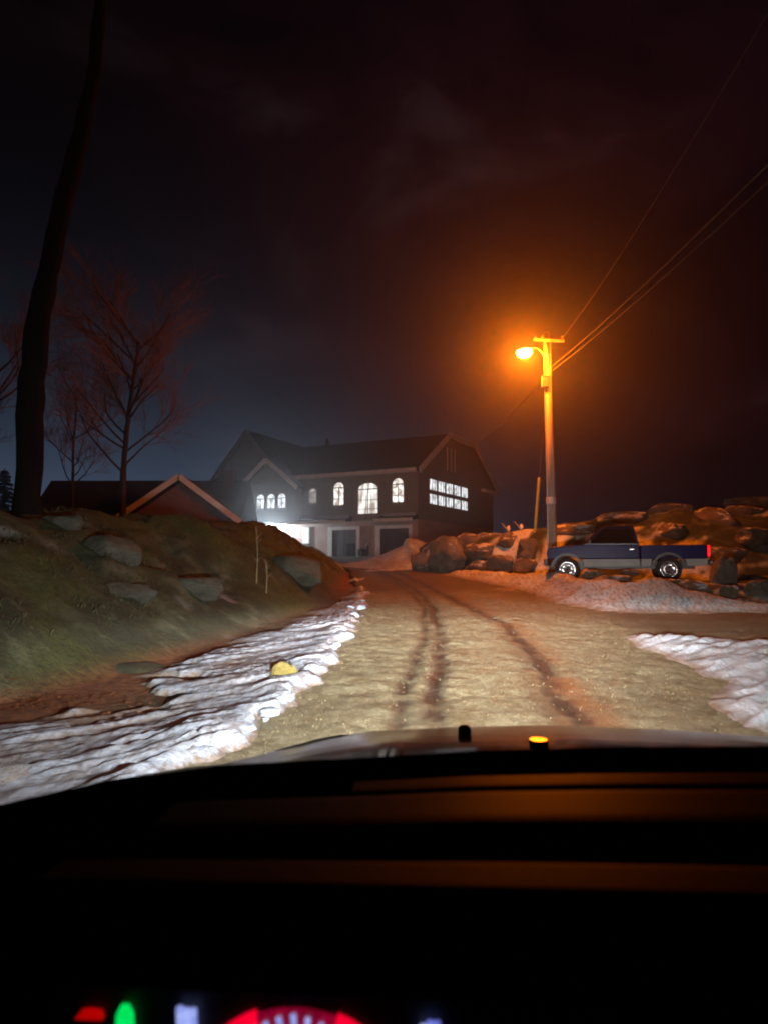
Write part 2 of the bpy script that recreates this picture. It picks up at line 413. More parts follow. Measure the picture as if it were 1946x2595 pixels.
ROCK_Y = mk_rock('yellow stone', (.42, .34, .07), (.25, .19, .05), .0)
def rock_mesh(seed, blocky=.5):
    import bmesh
    bm = bmesh.new(); bmesh.ops.create_icosphere(bm, subdivisions=4, radius=1)
    off = Vector((seed * 3.1, seed * 7.7, seed * 1.3))
    for v in bm.verts:
        p = v.co.copy(); k = max(abs(p.x), abs(p.y), abs(p.z))
        q = p.lerp(p / k * .82, blocky)
        q *= 1 + .26 * mnoise.noise(p * 1.2 + off) + .15 * mnoise.noise(p * 2.7 + off) + .08 * mnoise.noise(p * 6 + off) + .04 * mnoise.noise(p * 13 + off)
        # planar breaks
        for a in range(5):
            nrm = Vector((math.sin(seed * 2.1 + a * 2.4), math.cos(seed * 1.7 + a * 1.9), .5 * math.sin(seed + a))).normalized()
            d = q.dot(nrm) - .66
            if d > 0: q -= nrm * d * .85
        v.co = q
    me = bpy.data.meshes.new('rock'); bm.to_mesh(me); bm.free()
    me.polygons.foreach_set('use_smooth', [True] * len(me.polygons))
    return me
_rm = {}
def rock(x, y, z, sx, sy, sz, mat, label, group=None, seed=0, rz=0, name='boulder', tilt=0):
    key = (seed, mat.name)
    if key not in _rm:
        _rm[key] = rock_mesh(seed, .35 + .3 * (seed % 3) / 2); _rm[key].materials.append(mat)
    o = bpy.data.objects.new(name, _rm[key]); COL.objects.link(o)
    o.location = (x, y, z); o.scale = (sx, sy, sz); o.rotation_euler = (0, tilt, rz)
    return tag(o, label, name.replace('_', ' '), group)
for x, y, z, sx, sz, mt, sd, lb in [
    (2.73, 31.60, 2.02, 0.97, 0.81, ROCK_P, 1, 'large pale rounded boulder at the left end of the rock wall'),
    (4.01, 31.20, 2.13, 0.80, 0.38, ROCK, 2, 'flat snow topped slab in the middle of the rock wall'),
    (4.79, 30.20, 1.54, 0.61, 0.43, ROCK_P, 3, 'squarish tan boulder low in the rock wall'),
    (3.95, 30.90, 1.46, 0.63, 0.32, ROCK, 4, 'low snow streaked boulder at the foot of the rock wall'),
    (5.38, 31.20, 2.46, 0.86, 0.48, ROCK, 5, 'broad brown boulder near the top of the rock wall'),
    (3.64, 32.20, 2.60, 0.79, 0.36, ROCK, 6, 'snow capped boulder behind the large pale boulder'),
    (4.70, 32.40, 2.71, 0.70, 0.30, ROCK, 7, 'snow capped stone on the crest of the rock wall'),
    (5.99, 30.20, 2.15, 0.67, 0.56, ROCK_P, 8, 'dark boulder close to the left side of the pole'),
    (5.66, 29.60, 1.49, 0.54, 0.36, ROCK, 9, 'shadowed stone at the wall foot beside the pole'),
    (6.58, 30.60, 2.57, 0.66, 0.41, ROCK, 10, 'rust coloured boulder directly behind the pole'),
    (1.61, 33.20, 1.72, 0.45, 0.45, ROCK_P, 11, 'small dark boulder between snow pile and rock wall'),
    (1.92, 32.60, 1.33, 0.56, 0.20, ROCK, 12, 'low flat stone in front of the pale boulder'),
    (7.57, 29.40, 2.81, 0.99, 0.41, ROCK, 2, 'wide snowy boulder above the truck hood'),
    (9.67, 29.80, 3.34, 1.19, 0.40, ROCK, 4, 'long snowy ledge above the truck cab roof'),
    (11.59, 30.20, 3.69, 1.11, 0.41, ROCK, 6, 'snow dusted boulder at the top of the right hill'),
    (12.90, 29.00, 3.20, 1.07, 0.62, ROCK, 1, 'big orange lit boulder on the hill right of the tail light'),
    (14.64, 30.00, 3.59, 0.83, 0.37, ROCK, 3, 'flat topped boulder on the hill crest near the right frame edge'),
    (10.95, 28.00, 2.77, 0.69, 0.38, ROCK, 5, 'brown boulder behind the truck bed'),
    (13.43, 27.00, 2.57, 0.75, 0.36, ROCK, 8, 'snow patched boulder on the hillside at the right frame edge'),
    (11.61, 25.00, 1.84, 0.74, 0.31, ROCK, 9, 'low snowy boulder level with the truck tail light'),
    (5.86, 20.90, 1.21, 0.36, 0.15, ROCK, 10, 'tilted orange stone under the truck door'),
    (6.17, 20.20, 1.04, 0.67, 0.19, ROCK, 4, 'long orange lit stone under the middle of the truck'),
    (7.01, 21.30, 1.27, 0.33, 0.10, ROCK, 12, 'thin flat stone behind the long stone under the truck'),
    (7.52, 19.70, 0.96, 0.52, 0.18, ROCK, 7, 'snow capped stone in front of the rear truck wheel'),
    (8.03, 19.30, 0.86, 0.53, 0.24, ROCK, 1, 'orange stone just right of the rear truck wheel'),
    (9.43, 20.60, 1.24, 0.39, 0.53, ROCK_P, 5, 'grey pointed boulder standing right of the truck'),
    (8.84, 19.00, 0.78, 0.26, 0.20, ROCK, 3, 'small reddish stone below the grey pointed boulder'),
    (9.65, 19.20, 0.84, 0.47, 0.29, ROCK_P, 11, 'dark boulder at the right frame edge above the snow'),
    (8.06, 18.40, 0.47, 0.34, 0.25, ROCK_P, 9, 'dark stone behind the low end of the snow bank'),
    (8.75, 18.20, 0.51, 0.28, 0.15, ROCK, 6, 'small pinkish stone on the snow bank near the right edge'),
    (16.47, 33.00, 4.26, 1.22, 0.41, ROCK_P, 2, 'pale grey boulder far up on the right skyline'),
]:
    rock(x, y, z, sx, min(max(sx, sz), 1.2) * .8, sz, mt, lb, 'boulders of the rock wall and hill', sd, rnd.uniform(-.3, .3))

# ------------------------------------------------------------------ grass
def blades(name, spots, mat, label, hmin, hmax, n):
    mb = MB()
    for k in range(n):
        x, y, s = spots(); z = float(H(x, y)); h = rnd.uniform(hmin, hmax) * s; a = rnd.uniform(0, 6.28); l = rnd.uniform(.2, .9) * h
        w = .003 + .002 * s; dx, dy = math.cos(a), math.sin(a)
        mb.add([(x - dy * w, y + dx * w, z - .02), (x + dy * w, y - dx * w, z - .02), (x + dx * l * .4 + dy * w * .6, y + dy * l * .4 - dx * w * .6, z + h * .7), (x + dx * l, y + dy * l, z + h * .8)], [(0, 1, 2, 3)])
    return tag(mb.build(name, mat, recalc=False), label, 'grass', kind='stuff')
def spot_l():
    while True:
        y = rnd.uniform(5, 34); d = rnd.uniform(.7, 4.8); x = float(I(y, FOOT)) - d
        if fbm(x * .8, y * .8, 3, 201) > .0: return x, y, 1
blades('grass', spot_l, M('dead grass', (.06, .055, .022), (.025, .027, .009), 2, .9, 0), 'withered grass scattered over the dark left bank', .03, .09, 9000)

LEAF = M('fallen leaves', (.40, .15, .055), (.18, .065, .025), 30, .8, 0)
mb = MB()
for k in range(5200):
    y = rnd.uniform(4, 24) if k % 3 else rnd.uniform(4, 10); x = float(I(y, FOOT)) + rnd.gauss(.35, .55) - .1
    if fbm(x * .9, y * .9, 3, 211) < -.08: continue
    z = float(H(x, y)) + rnd.uniform(.008, .03); a = rnd.uniform(0, 6.28); l = rnd.uniform(.025, .055); c_, s_ = math.cos(a) * l, math.sin(a) * l; t = rnd.uniform(-.15, .3) * l
    mb.add([(x - c_, y - s_, z), (x + s_ * .5, y - c_ * .5, z + t * .4), (x + c_, y + s_, z + t), (x - s_ * .5, y + c_ * .5, z + t * .3)], [(0, 1, 2, 3)])
tag(mb.build('leaves', LEAF, recalc=False), 'reddish fallen leaves strewn along the foot of the left bank', 'leaves', kind='stuff')
mb = MB()
for k in range(2600):
    y = 3.6 + 17 * rnd.random() ** 1.5; l, r = float(I(y, EDL)), float(I(y, EDR)); x = rnd.uniform(l - .1, r + .3) if k % 2 else (l + abs(rnd.gauss(0, .35)) if k % 4 else r - abs(rnd.gauss(0, .5)))
    s = rnd.uniform(.005, .013); z = float(I(y, RZ)) + .004; a = rnd.uniform(0, 3); c_, s_ = math.cos(a), math.sin(a); p = [(x + s * (u * c_ - v * s_ * .7), y + s * (u * s_ + v * c_ * .7), z + s * w) for u, v, w in ((1, 0, 0), (0, 1, 0), (-1, 0, 0), (0, -1, 0), (.1, .1, .9), (0, 0, -.6))]
    mb.add(p, [(0, 1, 4), (1, 2, 4), (2, 3, 4), (3, 0, 4), (1, 0, 5), (2, 1, 5), (3, 2, 5), (0, 3, 5)])
tag(mb.build('gravel', M('loose stones', (.22, .185, .11), (.07, .055, .03), 60, .95, 0, spec=.05), recalc=False), 'loose pale stones lying on the gravel road', 'gravel', kind='stuff')
for k, (x, y, s, h, mt, lb) in enumerate([
    (-4.9, 13.2, .55, .36, ROCK_B, 'pale stone halfway up the dark left bank'),
    (-4.2, 12.2, .42, .22, ROCK_B, 'flat pale stone below the halfway stone on the left bank'),
    (-5.9, 13.6, .40, .25, ROCK_B, 'greyish stone high on the left bank near the big tree'),
    (-3.7, 14.3, .60, .26, ROCK_B, 'long pale rock low on the left bank near the dry stalks'),
    (-2.5, 20.0, .9, .5, ROCK_B, 'large brown rock at the far foot of the left bank'),
    (-3.3, 9.9, .42, .10, ROCK_M, 'flat greenish stone showing through the left snow')]):
    rock(x, y, float(H(x, y)) - h * .12, s * 1.1, s * .8, h, mt, lb, None, 20 + k % 5, rnd.uniform(-.4, .4))
rock(-1.19, 8.9, .13, .165, .12, .13, ROCK_Y, 'small yellow stone lying in the bright left snow', None, 31, .2, 'stone')
ICE = mk_snow('lumpy ice', .15); SNOW_I = mk_snow('grey lump snow', .9, (.30, .34, .38))
for k in range(34):
    y = 4.2 + 15 * rnd.random() ** 1.4; x = float(I(y, EDL)) - .02 - abs(rnd.gauss(0, .14)); s = rnd.uniform(.025, .075) * (.7 + y * .04)
    rock(x, y, float(I(y, RZ)) + s * .6 + .03, s * rnd.uniform(1, 1.8), s * 1.3, s * .7, ICE, 'small snow clod on the left road edge', 'snow clods along the left road edge', 40 + k % 4, rnd.uniform(0, 3), 'snow_clod')
rock(-2.45, 4.75, .05, .26, .2, .09, SNOW_I, 'big snow lump at the lower left beside the hood', None, 41, .3, 'snow_clod')
rock(5.0, 27.6, .98, .13, .12, .08, ICE, 'pale ice chunk on the road edge nearest the pole foot', None, 42, .3, 'ice_chunk')
rock(4.55, 29.4, 1.12, .12, .1, .07, ICE, 'grey ice chunk on the road edge left of the other chunk', None, 43, 1, 'ice_chunk')
rock(-9.05, 30.3, 2.88, .22, .2, .2, ICE, 'little snow lump on the bank top before the brick gable', None, 40, 1, 'snow_clod')

# dry stalks in the verge
STK = M('dry stalk', (.35, .27, .16), (.2, .15, .09), 9, .8, 0)
for k, (x, y, h, lb) in enumerate([(-2.98, 17.4, 1.35, 'tall bare stalk at the bank foot, left of the pair'), (-2.72, 17.2, .8, 'shorter bare stalk at the bank foot, right of the pair')]):
    mb = MB(); z = float(H(x, y)); mb.tube([(x, y, z - .05), (x + .02, y, z + h * .5), (x - .03, y, z + h)], [.016, .012, .005], 6)
    for j in range(5):
        a = rnd.uniform(0, 6.28); q = z + h * rnd.uniform(.3, .95); mb.tube([(x, y, q), (x + .16 * math.cos(a), y + .1 * math.sin(a), q + .14)], [.007, .003], 5)
    tag(mb.build('dry_stalk', STK), lb, 'dry plant')

# ------------------------------------------------------------------ large house with garages
WALL_U = M('olive lap siding', (.23, .215, .165), (.17, .16, .12), .8, .75, .25, .01, stretch=(.3, .3, 12))
WALL_L = M('pink stucco', (.46, .30, .25), (.34, .21, .17), 1.6, .85, .5, .02)
TRIM = M('white trim', (.82, .79, .76), (.62, .59, .56), 2.5, .6, .1)
ROOF = M('dark shingles', (.035, .033, .036), (.02, .019, .021), 3, .85, .5, .02, stretch=(1, 1, 5))
DARK = M('dark door panel', (.075, .05, .045), (.045, .032, .03), 2, .6, .3, .02, stretch=(.4, 1, 4))
FRAME = M('window frame', (.30, .28, .26), None, 4, .5, 0)
LIT = glow('lit room', (1, .98, .93), 1.7, (.26, .18, .13), 2.6)
LITW = glow('lit hall', (1, .98, .94), 1.5, (.30, .24, .20), 1.1, stretch=(3.2, 3.2, .8))
LITD = glow('dim lit room', (.62, .55, .52), .8, (.25, .2, .19), 1.3)
LITB = glow('cold lit room', (.93, .98, 1), 1.6, (.28, .29, .31), 2.2)
BLACK = M('black plastic', (.018, .018, .02), None, 5, .45, .1)
hz = 2.38
house = thing('large_house', (2.5, 55, 0), R_(-28), 'large olive house with lit arched windows over pink walled garages', 'house')
mF = lambda off: (lambda u, w, n: (u, off - n, w))       # front faces look to -y
mS = lambda u, w, n: (n, u, w)                           # right end looks to +x
def arch(x0, x1, z0, z1, rise, n=10):
    p = [(x0, z0), (x1, z0)]; c = (x0 + x1) / 2; a = (x1 - x0) / 2
    for k in range(n + 1):
        t = math.pi * k / n; p.append((c + a * math.cos(t), z1 - rise + rise * math.sin(t)))
    return p
def inset(p, d):
    c = (sum(q[0] for q in p) / len(p), sum(q[1] for q in p) / len(p)); w = max(q[0] for q in p) - c[0]; h = max(q[1] for q in p) - c[1]
    return [(c[0] + (q[0] - c[0]) * (1 - d / w), c[1] + (q[1] - c[1]) * (1 - d / h)) for q in p]
def window(par, mp, x0, x1, z0, z1, rise, mat, vbars=(.5,), hbars=(.38,), fw=.07, name='window', lab=None, fmat=None):
    po = arch(x0, x1, z0, z1, rise) if rise else [(x0, z0), (x1, z0), (x1, z1), (x0, z1)]
    f = MB(); f.ring(po, inset(po, fw), mp, .002, .09)
    zs = z1 - rise if rise else z1
    for v in vbars:
        c = x0 + (x1 - x0) * v; f.prism([(c - .028, z0 + .03), (c + .028, z0 + .03), (c + .028, zs), (c - .028, zs)], mp, .036, .075)
    for h in hbars:
        c = z0 + (zs - z0) * h; f.prism([(x0 + .03, c - .022), (x1 - .03, c - .022), (x1 - .03, c + .022), (x0 + .03, c + .022)], mp, .034, .072)
    if rise: f.prism([(x0 + .03, zs - .04), (x1 - .03, zs - .04), (x1 - .03, zs + .04), (x0 + .03, zs + .04)], mp, .033, .08)
    o = f.build(name, fmat or FRAME, par)
    if lab: o['label'] = lab
    p = MB(); p.prism(inset(po, fw * .8), mp, .004, .03); p.build('pane', mat, o)
    return o
w = MB(); w.box((-7.9, 8.2, (hz - 1 + 5.16) / 2), (15.8, 16.4, 5.16 - hz + 1)); w.build('lower_wall', WALL_L, house)
w = MB(); w.box((-7.9, 8.2, (5.16 + 8.72) / 2), (15.9, 16.5, 8.72 - 5.16))
w.prism([(0, 8.72), (16.4, 8.72), (11.1, 12.12), (5.4, 12.12)], mS, -.6, .05)
w.build('upper_wall', WALL_U, house)
w = MB()                                              # roof: two slopes cut by a level deck
e0, e1, t0, t1 = (-.45, 8.72), (17.0, 8.72), (5.4, 12.28), (11.1, 12.28)
for q0, q1 in ((e0, t0), (t0, t1), (t1, e1)):
    w.prism([q0, q1, (q1[0], q1[1] + .16), (q0[0], q0[1] + .16)], mS, -16.2, .36)
w.build('roof', ROOF, house)
w = MB()
w.box((-6.0, -.50, 8.86), (12.2, .07, .26)); w.box((-6.0, -.28, 8.70), (12.0, .40, .03)); w.build('fascia', TRIM, house)
for q0, q1 in ((e0, t0), (t0, t1), (t1, e1)):
    w = MB(); d = Vector((0, q1[0] - q0[0], q1[1] - q0[1])).normalized()
    w.beam(Vector((.41, q0[0], q0[1] + .06)) - d * .05, Vector((.41, q1[0], q1[1] + .06)) + d * .05, .08, .46); w.build('rake_board', TRIM, house)
w = MB(); w.box((.28, 15.0, 8.58), (.42, 3.6, .24)); w.build('eave_return', TRIM, house)
window(house, mF(-.05), -9.62, -8.84, 6.58, 7.96, .38, LITD, (), (.62,), .06, lab='small dim arched window of the olive house')
window(house, mF(-.05), -7.33, -6.28, 6.24, 8.34, .5, LIT, (.5,), (.45,), lab='arched window left of the balcony doors')
window(house, mF(-.05), -2.12, -1.05, 6.26, 8.36, .52, LIT, (.5,), (.45,), lab='arched window right of the balcony doors')
window(house, mF(-.05), -5.12, -3.22, 5.40, 8.16, .56, LITW, (.5,), (.3, .62), .09, 'balcony_door', lab='glazed double balcony doors under a wide arch')
for r, (z0, z1) in enumerate(((6.42, 7.28), (7.5, 8.44))):
    for k in range(5):
        u0 = 1.86 + k * 1.62
        window(house, lambda u, w, n: (.05 + n, u, w), u0, u0 + 1.47, z0, z1, 0, LITB, (.42, .72), (), .05)
w = MB(); w.box((.08, 6.2, 10.35), (.06, 1.5, 1.75)); o = w.build('attic_door', WALL_U, house)
w = MB()
for u in (5.42, 6.2, 6.98): w.box((.115, u, 10.4), (.05, .11, 1.9))
w.build('door_frame', TRIM, o)
for x0, x1 in ((-10.9, -5.6), (-3.05, .06)):
    w = MB(); w.prism([(-.05, 5.50), (-1.15, 5.14), (-1.15, 5.08), (-.05, 5.14)], lambda u, z, n: (n, u, z), x0, x1)
    o = w.build('canopy', ROOF, house)
    w = MB(); w.box(((x0 + x1) / 2, -1.18, 5.08), (x1 - x0 + .1, .06, .24)); w.build('fascia', TRIM, o)
    w = MB(); w.box(((x0 + x1) / 2 + .1, -.22, 5.52), (x1 - x0 - .5, .3, .22)); w.box(((x0 + x1) / 2 - .3, -.3, 5.43), (x1 - x0 - 1.5, .3, .06)); w.build('snow', SNOW, o)
for x0, x1, z1 in ((-7.8, -4.94, 4.76), (-3.52, -.45, 4.76)):
    w = MB(); w.box((x0 + .19, -.03, (hz + z1) / 2), (.38, .12, z1 - hz)); w.box((x1 - .13, -.03, (hz + z1 - .26) / 2), (.26, .12, z1 - hz - .26)); w.box(((x0 + .38 + x1) / 2, -.03, z1 - .13), (x1 - x0 - .38, .124, .26))
    o = w.build('garage_door', TRIM, house)
    w = MB()
    for k in range(4):
        hh = (z1 - .26 - hz) / 4
        for c in range(4):
            ww = (x1 - x0 - .64) / 4; w.box((x0 + .38 + ww * (c + .5), -.025, hz + hh * (k + .5)), (ww - .04, .03, hh - .05))
    w.box(((x0 + x1) / 2 + .06, -.005, (hz + z1 - .26) / 2), (x1 - x0 - .64, .014, z1 - .26 - hz)); w.build('door_panel', DARK, o)
window(house, mF(0), -10.22, -9.58, 3.46, 4.80, 0, LITB, (), (.5,), .11, lab='narrow white window beside the left garage door', fmat=TRIM)
w = MB(); w.box((-12.35, -.04, 3.45), (.95, .09, 2.1)); o = w.build('door', M('white door', (.55, .55, .55), None, 3, .5, .05), house)
w = MB(); w.box((-12.72, -.11, 3.4), (.05, .06, .16)); w.build('handle', BLACK, o)
w = MB(); w.box((-5.92, -.10, 6.2), (.72, .10, 1.1)); w.build('shutter_panel', M('tan shutter', (.22, .20, .12), None, 3, .7, .2, stretch=(1, 1, 10)), house)
# left wing under its own gable
w = MB(); w.prism([(-15.75, 5.2), (-10.35, 5.2), (-10.35, 8.05), (-13.1, 10.15), (-15.75, 8.05)], mF(0), -2.0, 1.0); w.build('wing', WALL_U, house)
w = MB()
for (xa, za), (xb, zb) in (((-16.05, 8.0), (-13.1, 10.36)), ((-13.1, 10.36), (-10.0, 7.9))):
    w.prism([(xa, za), (xb, zb), (xb, zb + .14), (xa, za + .14)], mF(0), -5.0, 1.26)
w.build('wing_roof', ROOF, house)
for a, b in (((-16.1, 8.0), (-13.1, 10.38)), ((-13.1, 10.38), (-9.95, 7.9))):
    w = MB(); w.beam((a[0], -1.31, a[1]), (b[0], -1.31, b[1]), .08, .34); w.build('rake_board', TRIM, house)
for k, x0 in enumerate((-14.16, -13.09, -12.03)):
    window(house, mF(-1.0), x0, x0 + .86, 6.22, 7.6, .43, LITB, (.5,), (), .06, lab='arched window of the left wing')
w = MB(); w.box((-13.05, -.5, 5.11), (5.5, 1.05, .10)); w.build('soffit', TRIM, house)

# things at the garages
c, s_ = math.cos(R_(-28)), math.sin(R_(-28))
def HW(x, y): return (2.5 + c * x - s_ * y, 55 + s_ * x + c * y)
x, y = HW(-5.35, -.75); bin_ = thing('garbage_bin', (x, y, hz), R_(-28), 'dark wheeled bin in front of the left garage door', 'bin')
w = MB(); w.box((0, 0, .5), (.46, .46, .84), None, 1.18); w.build('body', BLACK, bin_, bevel=.03)
w = MB(); w.box((0, 0, .96), (.6, .6, .08)); w.build('lid', BLACK, bin_, bevel=.03)
for sx_ in (-.22, .22):
    w = MB(); w.lathe([(.001, -.03), (.1, -.03), (.1, .03), (.001, .03)], (sx_, .25, .1), (1, 0, 0), 14); w.build('wheel', BLACK, bin_)
x, y = HW(-4.1, -.8); sb = thing('snow_blower', (x, y, hz), R_(-28), 'small dark machine with a raised pale chute between the garage doors', 'machine')
w = MB(); w.box((0, 0, .38), (.62, .5, .42)); w.box((.1, .2, .68), (.3, .3, .24)); w.build('body', BLACK, sb, bevel=.04)
w = MB(); w.prism([(-.4, .06), (-.4, .5), (-.3, .55), (-.25, .06)], lambda u, z, n: (u, n, z), -.32, .32); w.build('scoop', M('scuffed steel', (.3, .3, .32), None, 5, .4, .1, metal=.7), sb)
w = MB(); w.tube([(.12, 0, .6), (.16, 0, .85), (.28, 0, 1.02)], [.07, .06, .05], 10); w.build('chute', M('pale chute', (.5, .5, .5), None, 5, .5, 0), sb)
w = MB()
for q in (-.2, .2): w.tube([(.2, q, .6), (.5, q, .95), (.62, q, 1.0)], .018, 8)
w.build('handle', BLACK, sb)
for q in (-.3, .3):
    w = MB(); w.lathe([(.001, -.05), (.17, -.06), (.2, -.03), (.2, .03), (.17, .06), (.001, .05)], (.05, q, .2), (0, 1, 0), 18); w.build('wheel', BLACK, sb)
x, y = HW(-12.95, -.42); fl = thing('flood_light', (x, y, 4.95), R_(-28), 'blazing white floodlight under the overhang of the left wing', 'flood light')
w = MB(); w.box((0, 0, .06), (.1, .06, .12)); w.build('bracket', BLACK, fl)
w = MB(); w.box((0, .02, -.08), (.34, .14, .24)); w.build('housing', BLACK, fl, bevel=.02)
w = MB(); w.box((0, -.062, -.09), (.30, .02, .20)); o = w.build('lens', glow('flood lens', (.9, .95, 1), 160), fl); o.data.materials[0].cycles.emission_sampling = 'NONE'

# ------------------------------------------------------------------ brick house
BRICKM, nt, b = new_mat('red brick')
tc = nt.nodes.new('ShaderNodeTexCoord'); mp = nt.nodes.new('ShaderNodeMapping'); mp.inputs['Rotation'].default_value = (R_(90), 0, 0); nt.links.new(tc.outputs['Object'], mp.inputs[0])
bk = node(nt, 'ShaderNodeTexBrick', inp={'Scale': 4.2, 'Color1': (.20, .105, .085, 1), 'Color2': (.15, .08, .065, 1), 'Mortar': (.26, .2, .17, 1), 'Mortar Size': .012})
nt.links.new(mp.outputs[0], bk.inputs[0]); nt.links.new(bk.outputs[0], b.inputs['Base Color']); b.inputs['Roughness'].default_value = .85
brick = thing('brick_house', (-11.05, 40, 1.2), 0, 'red brick house with a white edged gable above the left bank', 'house')
w = MB(); w.prism([(-3.1, 0), (2.85, 0), (2.85, 2.75), (0, 4.9), (-3.1, 2.75)], lambda u, z, n: (u, -n, z), -6.5, 0)
w.prism([(-8.6, 0), (2.7, 0), (2.7, 2.7), (-8.6, 2.7)], lambda u, z, n: (u, -n, z), -9, -2.0); w.build('wall', BRICKM, brick)
w = MB()
for (xa, za), (xb, zb) in (((-3.65, 2.62), (0, 5.16)), ((0, 5.16), (3.3, 2.68))):
    w.prism([(xa, za), (xb, zb), (xb, zb + .14), (xa, za + .14)], lambda u, z, n: (u, -n, z), -5.6, .35)
w.prism([(1.4, 2.6), (5.0, 5.62), (8.6, 2.6), (8.6, 2.5), (1.4, 2.5)], lambda u, z, n: (n, u, z), -9.3, 2.9)
rf = w.build('roof', ROOF, brick)
w = MB(); w.box((1.65, 4.6, 5.45), (.62, .55, 1.25)); w.box((1.65, 4.6, 6.12), (.74, .67, .1)); ch = w.build('chimney', M('dark brick', (.05, .035, .03), None, 4, .9, .3), rf)  # chimney brick in a darker colour than the walls
for a, b2 in (((-3.7, 2.66), (0, 5.2)), ((0, 5.2), (3.36, 2.72))):
    w = MB(); w.beam((a[0], -.40, a[1]), (b2[0], -.40, b2[1]), .08, .30); w.build('rake_board', TRIM, brick)
w = MB(); w.box((-6.4, 1.36, 2.62), (5.7, .12, .16)); w.tube([(-3.62, -.2, 2.6), (-3.75, .4, 2.5), (-3.95, 1.2, 2.52)], .09, 8); w.build('gutter', TRIM, brick)
pf = arch(-.85, .85, 1.1, 3.05, .82, 14); w = MB(); w.ring(pf, inset(pf, .22), lambda u, z, n: (u, -n, z), .003, .10); wo = w.build('window', TRIM, brick); wo['label'] = 'white arched window surround in the brick gable'
w = MB(); w.prism(inset(pf, .2), lambda u, z, n: (u, -n, z), .004, .03); w.build('pane', M('dark glass', (.02, .02, .025), None, 3, .08, 0), wo)

# tall house behind
GREY = M('grey siding', (.24, .22, .22), (.18, .17, .17), .7, .8, .2, .01, stretch=(.3, .3, 10))
gh = thing('gabled_house', (-13.9, 75, 2.4), R_(-24), 'tall dim grey gabled house standing behind the two lit houses', 'house')
w = MB(); w.prism([(-4.2, 0), (4.2, 0), (4.2, 8.0), (0, 12.9), (-4.2, 8.0)], lambda u, z, n: (u, -n, z), -12, 0)
w.prism([(4.0, 0), (9.5, 0), (9.5, 9.3), (4.0, 9.3)], lambda u, z, n: (u, -n, z), -10, -3.0); w.build('wall', GREY, gh)
w = MB()
for sg in (-1, 1): w.prism([(sg * 4.6, 7.6), (0, 13.05), (0, 13.25), (sg * 4.6, 7.8)], lambda u, z, n: (u, -n, z), -12.4, .4)
w.prism([(3.9, 9.32), (9.8, 9.32), (9.8, 9.5), (3.9, 9.5)], lambda u, z, n: (u, -n, z), -10.3, -2.6); w.build('roof', ROOF, gh)
w = MB()
for sg in (-1, 1): w.beam((sg * 4.6, -.46, 7.72), (0, -.46, 13.14), .06, .3)
w.build('rake_board', M('dull trim', (.3, .28, .28), None, 3, .7, 0), gh)

# ------------------------------------------------------------------ trees
BARK = M('wet bark', (.012, .008, .007), (.005, .0035, .003), 5, .95, .9, .04, stretch=(1, 1, .25), spec=.05)  # near-black colour for the thick trunk and the conifer trunks
BARK_F = M('reddish bark', (.055, .034, .027), (.028, .018, .014), 7, .9, .6, .02, stretch=(1, 1, .25), spec=.05)
TWIG = M('reddish twigs', (.20, .10, .07), (.12, .06, .045), 5, .8, 0)
def grow(mb, tw, p, d, L, r, lev, maxlev, rg, spread, up):
    pts = [p]; q = p.copy(); dd = d.copy(); n = 4 if lev < maxlev else 2
    for i in range(n):
        dd = (dd + Vector((rg.gauss(0, .10), rg.gauss(0, .10), rg.gauss(up, .06)))).normalized(); q = q + dd * L / n; pts.append(q)
    rad = [r * (1 - .55 * i / n) for i in range(n + 1)]
    (mb if lev < 2 else tw).tube(pts, rad, 8 if lev == 0 else (5 if lev < 3 else 3), cap=lev < 2)
    if lev >= maxlev: return
    k = [6, 6, 7, 6, 3][lev]
    for j in range(k):
        t = rg.uniform(.35, 1); i = min(int(t * n), n - 1); f = t * n - i; bp = pts[i].lerp(pts[i + 1], f)
        az = rg.uniform(0, 6.283); ax = dd.orthogonal().normalized(); ax.rotate(Matrix.Rotation(az, 3, dd))
        nd = (dd + ax * spread * rg.uniform(.6, 1.3)).normalized()
        grow(mb, tw, bp, nd, L * rg.uniform(.5, .72), max(r * .5 * (1 - .3 * t), .0045), lev + 1, maxlev, rg, spread, up)
def tree(x, y, pts, r0, limbs, label, seed, maxlev=4, L=3.2, rl=.09, lev0=1, lo=.38):
    rg = random.Random(seed); z = float(H(x, y)) - .2
    t = thing('bare_tree', (x, y, z), 0, label, 'tree', 'bare winter trees')
    mb, tw = MB(), MB(); P = [Vector(p) for p in pts]; n = len(P)
    ns = 30; PP = []; RR = []
    for i in range(ns + 1):
        f = i / ns * (n - 1); a = min(int(f), n - 2); q = P[a].lerp(P[a + 1], f - a)
        PP.append(q + Vector((rg.gauss(0, .05), rg.gauss(0, .05), 0)) * r0); RR.append(r0 * (1 - .62 * i / ns) * (1 + rg.uniform(-.09, .12)) * (1.3 if i == 0 else 1))
    mb.tube(PP, RR, 14)
    for j in range(limbs):
        f = rg.uniform(lo, 1.0) * (n - 1); i = min(int(f), n - 2); p = P[i].lerp(P[i + 1], f - i)
        az = rg.uniform(0, 6.283); d = Vector((math.cos(az) * .8, math.sin(az) * .8, rg.uniform(.45, 1.1))).normalized()
        grow(mb, tw, p, d, L * rg.uniform(.7, 1.1), rl, lev0, maxlev, rg, .75, .06)
    mb.build('trunk', BARK if r0 > .2 else BARK_F, t, True, recalc=False); tw.build('crown', TWIG, t, recalc=False)
tree(-6.75, 14, [(0, 0, 0), (-.05, 0, 2.2), (-.02, .1, 3.6), (.2, .1, 5.2), (.5, .2, 7), (.85, .3, 9), (.9, .4, 11), (1.2, .4, 13.5)], .26, 9, 'thick dark leaning trunk of the nearest bare tree at the far left', 3, 3, 3.4, .11, 1, .9)
